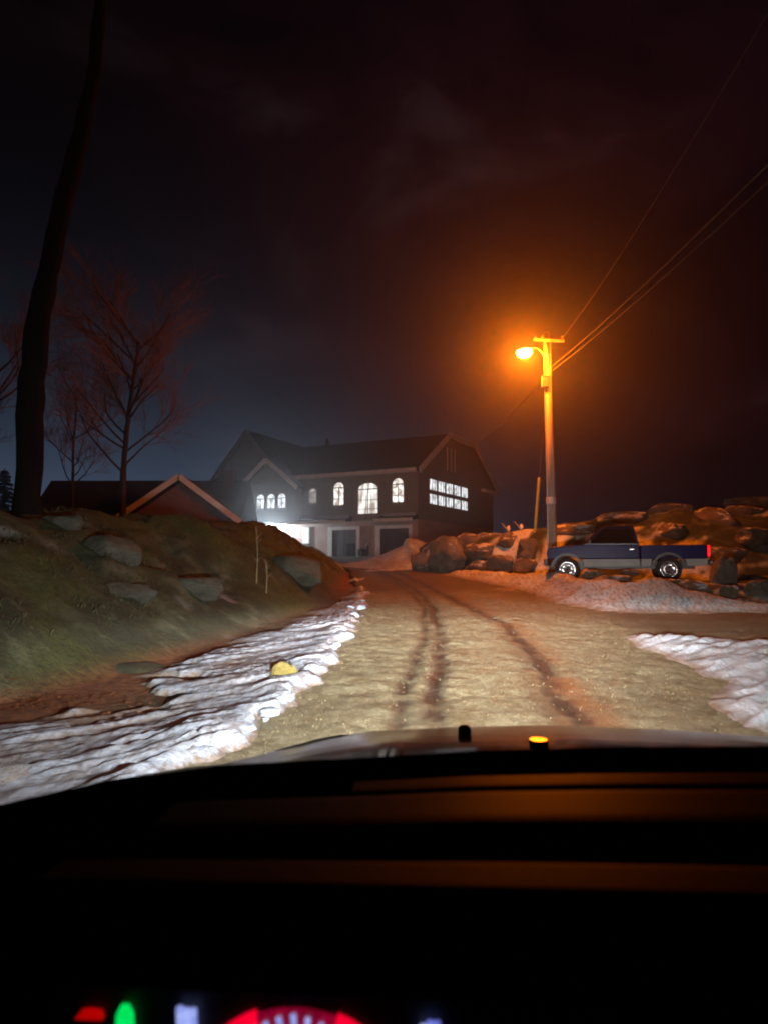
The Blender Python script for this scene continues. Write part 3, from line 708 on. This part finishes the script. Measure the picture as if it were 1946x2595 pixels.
tree(-11.7, 33, [(0, 0, 0), (.02, 0, 2), (-.02, 0, 4), (.1, 0, 6), (.3, 0, 8), (.5, .1, 10)], .17, 24, 'slim bare tree with reddish twigs left of the brick gable', 5, 4, 3.0, .055)
tree(-14.2, 33.5, [(0, 0, 0), (.05, 0, 2.5), (.0, 0, 5), (.1, 0, 7.5)], .09, 9, 'thin bare sapling between the big trunk and the reddish tree', 8, 4, 2.2, .035)
tree(-16.5, 30, [(0, 0, 0), (.1, 0, 2.5), (.3, 0, 5), (.5, 0, 8)], .13, 14, 'crooked bare tree just right of the big dark trunk', 9, 4, 2.6, .05)
NEED = M('dark needles', (.02, .028, .016), (.01, .014, .008), 6, .9, 0)
def pine(x, y, h, r, label, seed):
    rg = random.Random(seed); z = float(H(x, y)) - .3
    t = thing('pine_tree', (x, y, z), 0, label, 'tree', 'dark conifers behind the houses')
    mb = MB(); mb.tube([(0, 0, 0), (.05, 0, h * .5), (0, 0, h)], [.22, .14, .02], 8); mb.build('trunk', BARK, t, True)
    cr = MB(); q = h * .12
    while q < h * .99:
        k = 1 - (q - h * .12) / (h * .88); rr = r * (k ** .8) * rg.uniform(.75, 1.1) + .12
        for j in range(int(7 + 5 * k)):
            a = rg.uniform(0, 6.283); l = rr * rg.uniform(.7, 1.1); ca, sa = math.cos(a), math.sin(a)
            for m in range(6):
                f0 = .15 + .8 * m / 6; px, py, pz = ca * l * f0, sa * l * f0, q - l * .28 * f0 + rg.uniform(-.05, .05); wd = (.34 * (1 - f0 * .6)) * (1 + .4 * rg.random()) * (.5 + r * .25)
                cr.add([(px - sa * wd, py + ca * wd, pz - .18), (px + ca * .35 * l / 2, py + sa * .35 * l / 2, pz + .05), (px + sa * wd, py - ca * wd, pz - .16), (px - ca * .1, py - sa * .1, pz + .16)], [(0, 1, 2, 3)])
        q += .28 + .25 * k
    cr.build('crown', NEED, t, recalc=False)
pine(-6.5, 84, 14.5, 2.6, 'dark conifer rising over the roof of the olive house', 2)
pine(-2.2, 90, 12.5, 2.4, 'lower dark conifer right of the roof top conifer', 4)
pine(-32, 62, 8.2, 2.8, 'low dark conifer behind the big trunk at far left', 11)

# ------------------------------------------------------------------ pole, lamp and wires
WOOD = M('weathered pole wood', (.42, .36, .30), (.25, .20, .165), 6, .85, .6, .02, stretch=(1, 1, .12))
STEEL = M('galvanised steel', (.42, .42, .43), (.3, .3, .31), 8, .45, .1, metal=.6)
pole = thing('utility_pole', (6.36, 28, 1.2), 0, 'tall grey wooden utility pole carrying the orange lamp', 'pole')
w = MB(); w.tube([(0, 0, -.3), (-.03, 0, 4.5), (-.08, 0, 9.32)], [.185, .165, .13], 16); w.build('pole', WOOD, pole, True)
w = MB(); w.beam((-.62, -.14, 9.0), (.56, -.14, 8.94), .08, .09); ca = w.build('crossarm', WOOD, pole)
for u in (-.55, -.28, .5):
    w = MB(); w.lathe([(.001, 0), (.03, 0), (.035, .05), (.055, .07), (.055, .1), (.03, .14), (.001, .15)], (u, -.14, 9.02), (0, 0, 1), 10); w.build('insulator', M('insulator glaze', (.25, .15, .1), None, 4, .25, 0), ca)
w = MB(); w.box((-.2, -.13, 7.35), (.26, .18, .4)); w.box((-.2, -.13, 7.57), (.3, .22, .03)); w.build('meter_box', STEEL, pole, bevel=.015)
w = MB(); w.tube([(-.19, -.1, 7.56), (-.19, -.1, 8.3)], .035, 8); w.tube([(-.185, -.05, 7.16), (-.17, -.08, 3), (-.19, -.1, .1)], .03, 8); w.tube([(.02, -.17, 8.9), (.03, -.18, 6), (.05, -.2, .2)], .012, 6); w.build('conduit', STEEL, pole)
w = MB(); w.lathe([(.186, -.13), (.19, -.11), (.19, .11), (.186, .13)], (-.02, 0, 2.78), (0, 0, 1), 20); w.build('reflective_band', M('pale band', (.6, .58, .58), None, 4, .5, .1), pole)
w = MB()
for q in (8.42, 8.1): w.lathe([(.15, -.03), (.155, -.02), (.155, .02), (.15, .03)], (-.07, 0, q), (0, 0, 1), 16)
w.build('bracket_strap', STEEL, pole)
lamp = thing('street_lamp', (6.17, 27.95, 9.5), 0, 'glowing orange street lamp on a short curved arm', 'street lamp')
w = MB(); w.tube([(.0, 0, .0), (-.08, -.02, .2), (-.26, -.06, .36), (-.45, -.08, .38), (-.58, -.09, .36)], .028, 10); w.build('arm', STEEL, lamp, True)
w = MB(); w.lathe([(.001, .17), (.12, .165), (.23, .13), (.285, .07), (.30, .02)], (-.80, -.1, .26), (-.12, 0, 1), 20); w.box((-.62, -.09, .33), (.22, .12, .1)); w.build('housing', STEEL, lamp, True)
w = MB(); w.lathe([(.28, .015), (.295, -.05), (.28, -.13), (.22, -.21), (.13, -.26), (.001, -.28)], (-.80, -.1, .26), (-.12, 0, 1), 24); o = w.build('lamp_bowl', glow('sodium bowl', (1, .50, .05), 60), lamp, True); o.data.materials[0].cycles.emission_sampling = 'NONE'
WIRE = M('wire', (.075, .07, .07), None, 4, .7, 0, spec=.1)
def wire(a, b, sag, r, label):
    a, b = Vector(a), Vector(b); pts = []
    for k in range(25):
        t = k / 24; p = a.lerp(b, t); p.z -= sag * 4 * t * (1 - t); pts.append(p)
    w = MB(); w.tube(pts, r, 6); tag(w.build('power_line', WIRE, smooth=True), label, 'cable', 'overhead lines from the pole')
wire((6.86, 27.86, 10.26), (5.3, 2, 10.2), .5, .010, 'single top wire running from the pole towards the upper right')
wire((6.43, 27.84, 9.15), (6.7, 2, 8.3), .35, .022, 'upper cable of the lower pair leaving the pole')
wire((6.44, 27.84, 8.98), (7.1, 2, 8.3), .35, .018, 'lower cable of the lower pair leaving the pole')
wire((6.3, 28.16, 8.9), (6.72 + .15, 62.9, 11.75), .5, .016, 'thin service wire from the pole to the house gable')
gw = thing('guy_wire', (6.2, 30.4, 2.8), 0, 'guy wire with a yellow guard just left of the pole', 'guy wire')
w = MB(); w.tube([(0, 0, 0), (.08, -2.36, 6.1)], .009, 6); w.build('cable', WIRE, gw)
w = MB(); w.tube([(-.01, -.04, .05), (.02, -.9, 2.25)], .055, 10); w.build('guard', M('yellow plastic', (.75, .55, .03), None, 4, .5, 0), gw)
for x, y, lb in ((5.55, 33, 'short white capped post on the wall, left of the two'), (6.05, 32.6, 'short white capped post on the wall, nearer the pole')):
    z = float(H(x, y)); p = thing('marker_post', (x, y, z - .1), 0, lb, 'post')
    w = MB(); w.tube([(0, 0, 0), (0, 0, .3)], .05, 10); w.build('post', WOOD, p)
    w = MB(); w.lathe([(.07, .28), (.085, .34), (.07, .46), (.001, .52)], (0, 0, 0), (0, 0, 1), 12); w.build('cap', TRIM, p, True)
    w = MB(); w.tube([(-.05, .02, .3), (-.3, .05, .62)], [.03, .02], 6); w.build('brace', WOOD, p)

# ------------------------------------------------------------------ pickup truck
PAINT = M('dark blue paint', (.003, .012, .085), (.002, .009, .07), 1.5, .28, 0); PAINT.node_tree.nodes['Principled BSDF'].inputs['Specular IOR Level'].default_value = .06
SILV = M('silver lower paint', (.36, .35, .33), (.28, .27, .26), 2, .5, .05, spec=.2)
CHROME = M('polished alloy', (.75, .75, .76), (.6, .6, .62), 8, .16, .1, metal=1)
RUB = M('tyre rubber', (.02, .02, .02), None, 9, .8, .4)
GLASS = M('dark car glass', (.008, .008, .01), None, 2, .08, 0)
ta = math.atan2(.8, -2.825)
axn = Vector((-2.825, .8, 0)).normalized(); mid = (Vector((5.678, 23, 0)) + Vector((8.503, 22.2, 0))) / 2
left = Vector((-axn.y, axn.x, 0)); cen = mid - left * .78
truck = thing('pickup_truck', (cen.x, cen.y, 1.0), ta, 'blue and silver pickup truck parked on the rocks right of the pole', 'truck')
WBH = 1.47
def arch_pts(cx, r, z0, n=9):
    a0 = math.asin(min(1, (z0 - .38) / r)); return [(cx + r * math.cos(a0 + (math.pi - 2 * a0) * k / n), .38 + r * math.sin(a0 + (math.pi - 2 * a0) * k / n)) for k in range(n + 1)]
def side(poly, hw, tp=1, mat=PAINT, name='body', par=None, bev=.03, y0=None):
    w = MB(); w.prism(poly, lambda u, z, n: (u, n, z), -hw, hw); return w.build(name, mat, par or truck, bevel=bev)
fa = arch_pts(WBH, .47, .62); ra = arch_pts(-WBH, .47, .62)
# body silhouette above the silver band (front to the right in local x)
low = [(-.66, .66)] + [(WBH - .47, .66)]
body = [(2.06, .66), (2.08, .95), (2.0, 1.06), (1.0, 1.14), (-.66, 1.12), (-.66, .70), (WBH - .44, .70)] + [(q[0], q[1]) for q in reversed(fa)][1:-1]
side(body, .86)
bed = [(-.69, 1.10), (-2.56, 1.10), (-2.58, .70), (-WBH - .44, .70)] + [(q[0], q[1]) for q in reversed(ra)][1:-1] + [(-WBH + .44, .70), (-.69, .70)]
for yy in (-.84, .84):
    w = MB(); w.prism(bed, lambda u, z, n: (u, n, z), yy - .05, yy + .05); w.build('bed_side', PAINT, truck, bevel=.02)
w = MB(); w.box((-1.62, 0, .74), (1.86, 1.6, .06)); w.box((-.72, 0, .92), (.05, 1.58, .36)); w.box((-2.55, 0, .9), (.05, 1.58, .4)); w.build('bed_floor', PAINT, truck)
for yy in (-.87, .87):                                       # silver lower band
    w = MB(); w.prism([(WBH - .50, .46), (WBH - .47, .69), (-.655, .69), (-.655, .46)], lambda u, z, n: (u, n, z), yy - .03, yy + .03); w.build('lower_trim', SILV, truck, bevel=.01); w = MB()
    w.prism([(-.695, .46), (-.695, .69), (-WBH + .47, .69), (-WBH + .50, .46)], lambda u, z, n: (u, n, z), yy - .03, yy + .03); w.build('lower_trim', SILV, truck, bevel=.01); w = MB()
    w.prism([(-WBH - .50, .48), (-WBH - .47, .69), (-2.56, .69), (-2.54, .48)], lambda u, z, n: (u, n, z), yy - .03, yy + .03)
    w.build('lower_trim', SILV, truck, bevel=.01)
w = MB(); w.box((-.2, 0, .5), (4.1, .9, .22)); w.build('chassis', BLACK, truck)
w = MB()                                                    # cab with leaning glass
sec = [(1.0, 1.13, .80), (.42, 1.68, .62), (.3, 1.72, .6), (-.42, 1.72, .6), (-.52, 1.68, .62), (-.65, 1.12, .80)]
vs = [(u, -h, z) for u, z, h in sec] + [(u, h, z) for u, z, h in sec]; k = len(sec)
w.add(vs, [tuple(range(k)), tuple(range(2 * k - 1, k - 1, -1))] + [(i, k + i, k + (i + 1) % k, (i + 1) % k) for i in range(k)]); w.build('cab', M('dark cab paint', (.008, .012, .04), None, 2, .3, 0), truck, bevel=.03)
for sg in (-1, 1):
    w = MB(); P = lambda u, z, sg=sg: (u, sg * (.803 + (.615 - .80) * (z - 1.13) / .55 + .006), z)
    w.add([P(.80, 1.18), P(.38, 1.62), P(-.40, 1.62), P(-.54, 1.18)] + [(a, b_ + sg * .012, c_) for a, b_, c_ in (P(.80, 1.18), P(.38, 1.62), P(-.40, 1.62), P(-.54, 1.18))], [(0, 1, 2, 3), (4, 5, 6, 7), (0, 1, 5, 4), (1, 2, 6, 5), (2, 3, 7, 6), (3, 0, 4, 7)])
    w.build('side_window', GLASS, truck)
    w = MB(); w.box((-.44, sg * .875, .98), (.16, .025, .035)); w.build('door_handle', CHROME, truck, bevel=.01)
    w = MB(); w.box((.78, sg * .93, 1.22), (.09, .16, .15)); w.build('mirror', BLACK, truck, bevel=.03)
    w = MB(); w.box((2.04, sg * .66, .86), (.1, .26, .16)); w.build('headlight', GLASS, truck, bevel=.02)
    w = MB(); w.box((-2.585, sg * .83, .92), (.08, .14, .34)); w.build('tail_light', glow('red lens', (1, .01, .015), 1.5 if sg > 0 else .3, (.75, .0, .005), 9), truck, bevel=.02)
    for cx in (WBH, -WBH):                                   # dark flares round the arches
        w = MB(); ap = arch_pts(cx, .50, .46, 12); ip = arch_pts(cx, .43, .46, 12); pl = ap + ip[::-1]
        w.prism(pl, lambda u, z, n: (u, n, z), sg * .86 - .045, sg * .86 + .045); w.build('wheel_arch', BLACK, truck)
w = MB(); w.add([(.97, -.70, 1.17), (.97, .70, 1.17), (.47, .58, 1.645), (.47, -.58, 1.645), (.985, -.70, 1.18), (.985, .70, 1.18), (.485, .58, 1.655), (.485, -.58, 1.655)], [(0, 1, 2, 3), (4, 5, 6, 7), (0, 1, 5, 4), (1, 2, 6, 5), (2, 3, 7, 6), (3, 0, 4, 7)]); w.build('windscreen', GLASS, truck)
w = MB(); w.box((2.11, 0, .6), (.14, 1.7, .22)); w.build('bumper', BLACK, truck, bevel=.04)
w = MB(); w.box((-2.66, 0, .58), (.14, 1.66, .18)); w.build('bumper', CHROME, truck, bevel=.04)
for sg in (-1, 1):
    for cx in (WBH, -WBH):
        cc = (cx, sg * .78, .37)
        w = MB(); w.lathe([(.24, -.11), (.33, -.115), (.37, -.08), (.37, .08), (.33, .115), (.24, .11)], cc, (0, sg, 0), 28); wh = w.build('wheel', RUB, truck, True)
        w = MB(); w.lathe([(.245, .10), (.235, .115), (.205, .10), (.19, .05), (.07, .07), (.06, .10), (.001, .11)], cc, (0, sg, 0), 28)
        for j in range(6):
            a = j * math.pi / 3 + .3; ca_, sa_ = math.cos(a), math.sin(a)
            w.beam((cx + ca_ * .05, sg * .87, .37 + sa_ * .05), (cx + ca_ * .22, sg * .87, .37 + sa_ * .22), .055, .05)
        w.build('rim', CHROME, wh, True)

# ------------------------------------------------------------------ our own car: hood, cowl, dashboard, instruments
CARP = M('black car paint', (.003, .003, .0035), None, 3, .12, 0, spec=.12)
COWL = M('cowl plastic', (.010, .009, .009), (.006, .006, .006), 40, .6, .2, .002, spec=.0)
DASH = M('matte dash vinyl', (.0022, .002, .002), (.0015, .0014, .0014), 60, .55, .25, .002, spec=.0)
car = thing('car', (.40, 0, 0), R_(-4.1), 'black car we sit in, with its hood and dark dashboard', 'car')
FR = [(0, 2.46), (.3, 2.415), (.6, 2.34), (.75, 2.23), (.86, 2.07), (.93, 1.80), (.96, 1.5)]
PZ = [(-.14, -.26), (-.09, -.10), (-.05, -.038), (-.02, -.010), (0, 0), (.05, .0068), (.15, .0192), (.3, .0375), (.45, .0548), (.55, .0645), (.65, .0715), (.8, .0795), (1.0, .0885), (1.25, .0975), (1.5, .1)]
EZ = [(.8, 1.06), (1.2, 1.0), (1.54, .93), (1.8, .88), (2.09, .838), (2.4, .83)]
EZF = lambda q: float(np.interp(q, [p[0] for p in EZ], [p[1] for p in EZ]))
w = MB(); nu, nv = 61, 60
for iu in range(nu):
    u = -.95 + 1.9 * iu / (nu - 1); f = float(np.interp(abs(u), [p[0] for p in FR], [p[1] for p in FR]))
    for iv in range(nv):
        t = iv / (nv - 1); st = 1.30 - .18 * float(sst(.7, .95, abs(u))); ly = st + (f + .14 - st) * (1 - (1 - t) ** 1.6)
        z0 = .848 + float(np.interp(f - ly, [p[0] for p in PZ], [p[1] for p in PZ])); e = float(np.interp(ly, [p[0] for p in EZ], [p[1] for p in EZ]))
        k = abs(u) / .95; z = z0 + max(e - .848 - float(np.interp(f - ly, [p[0] for p in PZ], [p[1] for p in PZ])), -.02) * k ** (4 - 1.8 * float(sst(1.7, 1.3, ly) if False else (1 - sst(1.3, 1.7, ly)))) * (1 if f - ly > 0 else 0)
        z += .008 * math.exp(-((abs(u) - .52) / .05) ** 2) * float(sst(0.1, .5, f - ly)); w.v.append((u, ly, z if iv else z - .06))
for iu in range(nu - 1):
    for iv in range(nv - 1):
        a = iu * nv + iv; w.f.append((a, a + nv, a + nv + 1, a + 1))
hood = w.build('hood', CARP, car, True)
w = MB(); w.lathe([(.001, -.01), (.019, -.01), (.017, .012), (.019, .03), (.018, .042), (.012, .049), (.001, .051)], (-.325, 2.12, .862), (0, 0, 1), 14); w.build('ornament', BLACK, hood, True)
w = MB(); w.lathe([(.024, -.012), (.024, .002), (.022, .005), (.001, .005)], (-.150, 1.88, .924), (0, -.035, 1), 24); w.build('glint_disc', M('glint metal', (.9, .85, .8), None, 4, .34, 0, metal=1), hood)  # added disc, tilted to mirror the street lamp as a glint on the hood
w = MB(); w.box((0, 2.44, .62), (1.5, .16, .2)); w.build('grille', BLACK, car, bevel=.03)
w = MB(); w.box((0, 2.46, .4), (1.8, .22, .2)); w.build('bumper', CARP, car, bevel=.06)
for sg in (-1, 1):
    w = MB(); w.box((sg * .89, 1.4, .55), (.08, 1.2, .4)); w.build('fender', CARP, car, bevel=.03)
    w = MB(); w.box((sg * .72, 2.34, .64), (.3, .14, .15)); w.build('headlight', glow('headlamp glass', (1, .96, .88), 6), car, bevel=.03); 
    w = MB(); w.lathe([(.19, -.1), (.33, -.1), (.34, 0), (.33, .1), (.19, .1)], (sg * .84, 1.7, .34), (1, 0, 0), 24); w.build('wheel', RUB, car, True)
w = MB(); nu = 41; CP = [(1.34, .90), (1.29, .924), (1.2, .936), (1.1, .944), (.96, .955)]
for iu in range(nu):
    u = -.95 + 1.9 * iu / (nu - 1)
    for ly, z in CP: w.v.append((u, ly, z + max(0, EZF(ly) - z) * (abs(u) / .95) ** 2.2))
for iu in range(nu - 1):
    for iv in range(len(CP) - 1): a = iu * len(CP) + iv; w.f.append((a, a + len(CP), a + len(CP) + 1, a + 1))
w.build('cowl', COWL, car, True)
CRS = [(-1.04, 1.02), (-1.0, 1.03), (-.86, 1.063), (-.69, 1.089), (-.47, 1.104), (-.36, 1.113), (-.2, 1.12), (.03, 1.126), (.5, 1.125), (.8, 1.105), (1.0, 1.06)]
DPF = [(1.02, .86), (1.0, 1.085), (.98, 1.113), (.955, 1.110), (.89, 1.1025), (.80, 1.099), (.72, 1.096), (.66, 1.092), (.60, 1.0885), (.588, 1.070), (.582, 1.048), (.579, 1.030), (.588, 1.016), (.62, 1.006), (.66, 1.0), (.66, .70)]
def dz(lx, ly): return (float(np.interp(lx, [p[0] for p in CRS], [p[1] for p in CRS])) - 1.115) * float(np.interp(ly, [.6, .72, .95], [.1, .5, 1]))
def dash_sheet(rows, off=0, x0=-1.03, x1=.99, n=49):
    w = MB(); k = len(rows)
    for iu in range(n):
        u = x0 + (x1 - x0) * iu / (n - 1)
        for ly, z in rows: w.v.append((u, ly, z + dz(u, ly) + off))
    for iu in range(n - 1):
        for iv in range(k - 1): a = iu * k + iv; w.f.append((a, a + k, a + k + 1, a + 1))
    return w
dash = dash_sheet(DPF).build('dashboard', DASH, car, True)
def zprof(ly): return float(np.interp(-ly, [-p[0] for p in DPF[2:11]], [p[1] for p in DPF[2:11]]))
for (a, b2, hgt, sp_, rg_, x0, x1) in ((.893, .848, .002, .034, .5, -.50, .9), (.838, .748, .002, .034, .5, -.70, .95), (.655, .598, .002, .07, .6, -.74, .97)):
    rows = [(a + (b2 - a) * t / 12, zprof(a + (b2 - a) * t / 12) + hgt * (1 - abs(t / 6 - 1) ** 7)) for t in range(13)]
    dash_sheet(rows, .0005, x0, x1).build('sheen_strip', M('dash sheen strip', (.004, .0035, .003), None, 60, rg_, .2, .002, spec=sp_), car, True)  # added glossier strips, shaped as the sheen bands across the dash
cl = MB(); cl.box((-.50, .655, .90), (.50, .008, .15)); clu = cl.build('instrument_cluster', M('gauge face', (.006, .006, .012), None, 20, .5, 0), car)
th = R_(4.1)
def LC(X, Y): X -= .40; return (X * math.cos(th) - Y * math.sin(th), X * math.sin(th) + Y * math.cos(th))
gx0, gy0 = LC(-.077, .68); yF = .648
def bar(name, a, b_, r, mat, par=clu, dy=.0):
    w = MB(); w.tube([(a[0], yF - dy, a[1]), (b_[0], yF - dy, b_[1])], r, 10); return w.build(name, mat, par, True)
RED = glow('red gauge light', (1, .0, .03), 1.0, (.8, .0, .02), 60); RED2 = glow('dim red gauge light', (.35, .0, .03), .7, (.22, 0, .02), 60)
BLU = glow('blue white gauge light', (.42, .50, 1), .95, (.22, .28, .8), 150); BLU2 = glow('violet gauge light', (.20, .24, .85), .9, (.12, .14, .5), 150); GRN = glow('green indicator light', (.0, 1, .18), 1.0, (.0, .75, .10), 120)
zc = .966 - .105
w = MB(); w2 = MB(); w3 = MB(); po = lambda a, r: (gx0 + r * math.sin(a), zc + r * math.cos(a))
for k in range(24):
    a0 = -1.4 + 2.8 * k / 24; a1 = -1.4 + 2.8 * (k + 1) / 24; tgt = w2 if abs((a0 + a1) / 2) < .30 else (w if a0 < 0 else w3)
    ri, ro = (.072, .1035) if tgt is w2 else (.076, .107)
    q = [po(a0, ri), po(a1, ri), po(a1, ro), po(a0, ro)]; tgt.prism(q, lambda u, z, n: (u, n, z), yF - .002, yF + .003)
w.build('dial_ring', RED, clu); w3.build('dial_ring', RED, clu); w2.build('dial_centre', RED2, clu)
for k in range(9):
    a = -.52 + k * .13; ro = .1015 - .002 * abs(k - 4); bar('gauge_tick', po(a, ro - .024), po(a + .035 * 0 - .02, ro), .0024, BLU, clu, .005)
for (X, Z, hh, m, nm) in ((-.181, .964, .03, BLU, 'gauge_numeral'), (-.1755, .963, .03, BLU, 'gauge_numeral'), (-.169, .963, .03, BLU, 'gauge_numeral'), (.034, .9575, .02, BLU, 'gauge_numeral'), (.040, .961, .02, BLU2, 'gauge_numeral'), (.046, .961, .02, BLU2, 'gauge_numeral')):
    lx, ly = LC(X, .68); bar(nm, (lx + .002, Z - hh), (lx, Z), .0032, m, clu, .004)
lx, ly = LC(-.232, .68)
w = MB(); w.prism([(lx - .007, .938), (lx + .008, .938), (lx + .0065, .955), (lx + .002, .9625), (lx - .001, .9615), (lx - .003, .9625), (lx - .007, .955)], lambda u, z, n: (u, n, z), yF - .004, yF + .002); w.build('turn_indicator', GRN, clu)
lx, ly = LC(-.264, .68)
w = MB(); w.prism([(lx - .013, .950), (lx + .012, .950), (lx + .010, .9562), (lx, .9572), (lx - .008, .9562)], lambda u, z, n: (u, n, z), yF - .004, yF + .002); w.build('warning_light', glow('dull red lamp', (.5, 0, 0), .8, None, 50), clu)

# ------------------------------------------------------------------ lights
def light(name, kind, loc, energy, col, rad=.1):
    l = bpy.data.lights.new(name, kind); l.energy = energy; l.color = col
    l.shadow_soft_size = rad; o = bpy.data.objects.new(name, l); COL.objects.link(o); o.location = loc; return o
light('sodium_lamp', 'POINT', (5.33, 27.46, 9.42), 4100, (1, .165, .004), .2)
fx, fy = HW(-12.95, -.66); light('flood_lamp', 'POINT', (fx, fy, 4.74), 2800, (.74, .88, 1), .12)
def headlamp(lx):
    X = .40 + lx * math.cos(th) + 2.5 * math.sin(th); Y = -lx * math.sin(th) + 2.5 * math.cos(th)
    o = light('headlamp', 'POINT', (X, Y, .70), HEAD, (1, .97, .92), .05); l = o.data; l.use_nodes = True; nt = l.node_tree
    em = [n for n in nt.nodes if n.type == 'EMISSION'][0]
    g = nt.nodes.new('ShaderNodeNewGeometry'); sp = nt.nodes.new('ShaderNodeSeparateXYZ')
    vr = nt.nodes.new('ShaderNodeVectorRotate'); vr.rotation_type = 'Z_AXIS'; vr.inputs['Angle'].default_value = th
    nt.links.new(g.outputs['Incoming'], vr.inputs['Vector']); nt.links.new(vr.outputs[0], sp.inputs[0])
    el = mth(nt, 'MULTIPLY', mth(nt, 'ARCSINE', sp.outputs[2]), 180 / math.pi)
    t = mth(nt, 'MULTIPLY_ADD', el, 1 / 60, .5, clamp=True)
    az = mth(nt, 'MULTIPLY', mth(nt, 'ARCTAN2', sp.outputs[0], sp.outputs[1]), 180 / math.pi)
    v = ramp(nt, t, [((e + 30) / 60, (k, k, k)) for e, k in BEAM])
    gau = lambda c, wd: mth(nt, 'EXPONENT', mth(nt, 'MULTIPLY', mth(nt, 'POWER', mth(nt, 'ABSOLUTE', mth(nt, 'DIVIDE', mth(nt, 'SUBTRACT', az, c), wd)), 2), -1))
    v2 = ramp(nt, t, [((e + 30) / 60, (k, k, k)) for e, k in SPREAD])
    tot = mth(nt, 'ADD', mth(nt, 'MULTIPLY', v, gau(1, 19)), mth(nt, 'MULTIPLY', v2, gau(-9, 36)))
    nt.links.new(tot, em.inputs['Strength'])
HEAD = 115000
SPREAD = [(-28, .010), (-14, .032), (-8, .060), (-4, .10), (-1.5, .09), (1, .055), (5, .046), (9, .044), (13, .024), (24, .004)]
BEAM = [(-30, .004), (-20, .010), (-12, .036), (-8, .10), (-5, .29), (-3.2, .66), (-2, 1), (-1.3, .55), (-.6, .16), (.2, .055), (3, .05), (8, .034), (12, .028), (18, .007), (28, .001)]
headlamp(-.70); headlamp(.70)

# ------------------------------------------------------------------ sky and air
W = bpy.data.worlds.new('World'); S.world = W; W.use_nodes = True; nt = W.node_tree
bg = nt.nodes['Background']; tc = nt.nodes.new('ShaderNodeTexCoord'); sp = nt.nodes.new('ShaderNodeSeparateXYZ'); nt.links.new(tc.outputs['Generated'], sp.inputs[0])
el = mth(nt, 'MAXIMUM', sp.outputs[2], 0)
azl = mth(nt, 'MULTIPLY', mth(nt, 'ARCTAN2', sp.outputs[0], sp.outputs[1]), 180 / math.pi)   # degrees right of straight ahead
glowl = mth(nt, 'MULTIPLY', mth(nt, 'EXPONENT', mth(nt, 'MULTIPLY', mth(nt, 'POWER', mth(nt, 'ABSOLUTE', mth(nt, 'DIVIDE', mth(nt, 'ADD', azl, 26), 24)), 2), -1)), mth(nt, 'EXPONENT', mth(nt, 'MULTIPLY', el, -11.0)))
n = node(nt, 'ShaderNodeTexNoise', inp={'Scale': 2.4, 'Detail': 5, 'Roughness': .55, 'Distortion': .4}); mp = nt.nodes.new('ShaderNodeMapping'); mp.inputs['Scale'].default_value = (1, 1, 1.8); mp.inputs['Location'].default_value = (.35, 0, .2)
nt.links.new(tc.outputs['Generated'], mp.inputs[0]); nt.links.new(mp.outputs[0], n.inputs['Vector'])
cl_ = ramp(nt, n.outputs[0], [(.42, (.0006, .0005, .0018)), (.56, (.0062, .0018, .0034)), (.68, (.018, .010, .012))])
dk = node(nt, 'ShaderNodeMapRange', inp={'From Min': -26, 'From Max': 2, 'To Min': .12, 'To Max': 1}); nt.links.new(azl, dk.inputs[0]); cl_ = mix(nt, dk.outputs[0], (0, 0, 0), cl_)
a_ = mix(nt, 1.0, cl_, mix(nt, glowl, (0, 0, 0), (.15, .22, .36)), 'ADD')
nt.links.new(a_, bg.inputs['Color']); bg.inputs['Strength'].default_value = 1.0
air = MB(); air.box((0, 105, 8), (376, 280, 28)); hz_o = air.build('haze', None)
m = bpy.data.materials.new('night haze'); m.use_nodes = True; nt = m.node_tree; nt.nodes.clear()
pv = node(nt, 'ShaderNodeVolumePrincipled', inp={'Color': (.93, .93, .95, 1), 'Density': .0025, 'Anisotropy': .90}); mo = nt.nodes.new('ShaderNodeOutputMaterial'); nt.links.new(pv.outputs[0], mo.inputs['Volume'])
hz_o.data.materials.append(m); tag(hz_o, 'thin damp night air around the whole place', 'haze', kind='stuff')

# ------------------------------------------------------------------ camera and render
cam = bpy.data.cameras.new('camera'); co = bpy.data.objects.new('camera', cam); COL.objects.link(co); S.camera = co
co.location = (0, 0, 1.35); co.rotation_euler = (R_(94.5), 0, 0)
cam.sensor_fit = 'VERTICAL'; cam.sensor_height = 36; cam.sensor_width = 27; cam.lens = 26; cam.clip_end = 2000; cam.clip_start = .05
cam.dof.use_dof = True; cam.dof.focus_distance = 34; cam.dof.aperture_fstop = 4.6
S.view_settings.view_transform = 'Standard'; S.view_settings.look = 'None'; S.view_settings.exposure = 0; S.view_settings.gamma = 1
cy = S.cycles; cy.use_denoising = True; cy.max_bounces = 5; cy.diffuse_bounces = 2; cy.glossy_bounces = 3; cy.volume_bounces = 0; cy.transmission_bounces = 2
cy.caustics_reflective = False; cy.caustics_refractive = False; cy.sample_clamp_indirect = 3; cy.filter_width = 2.0
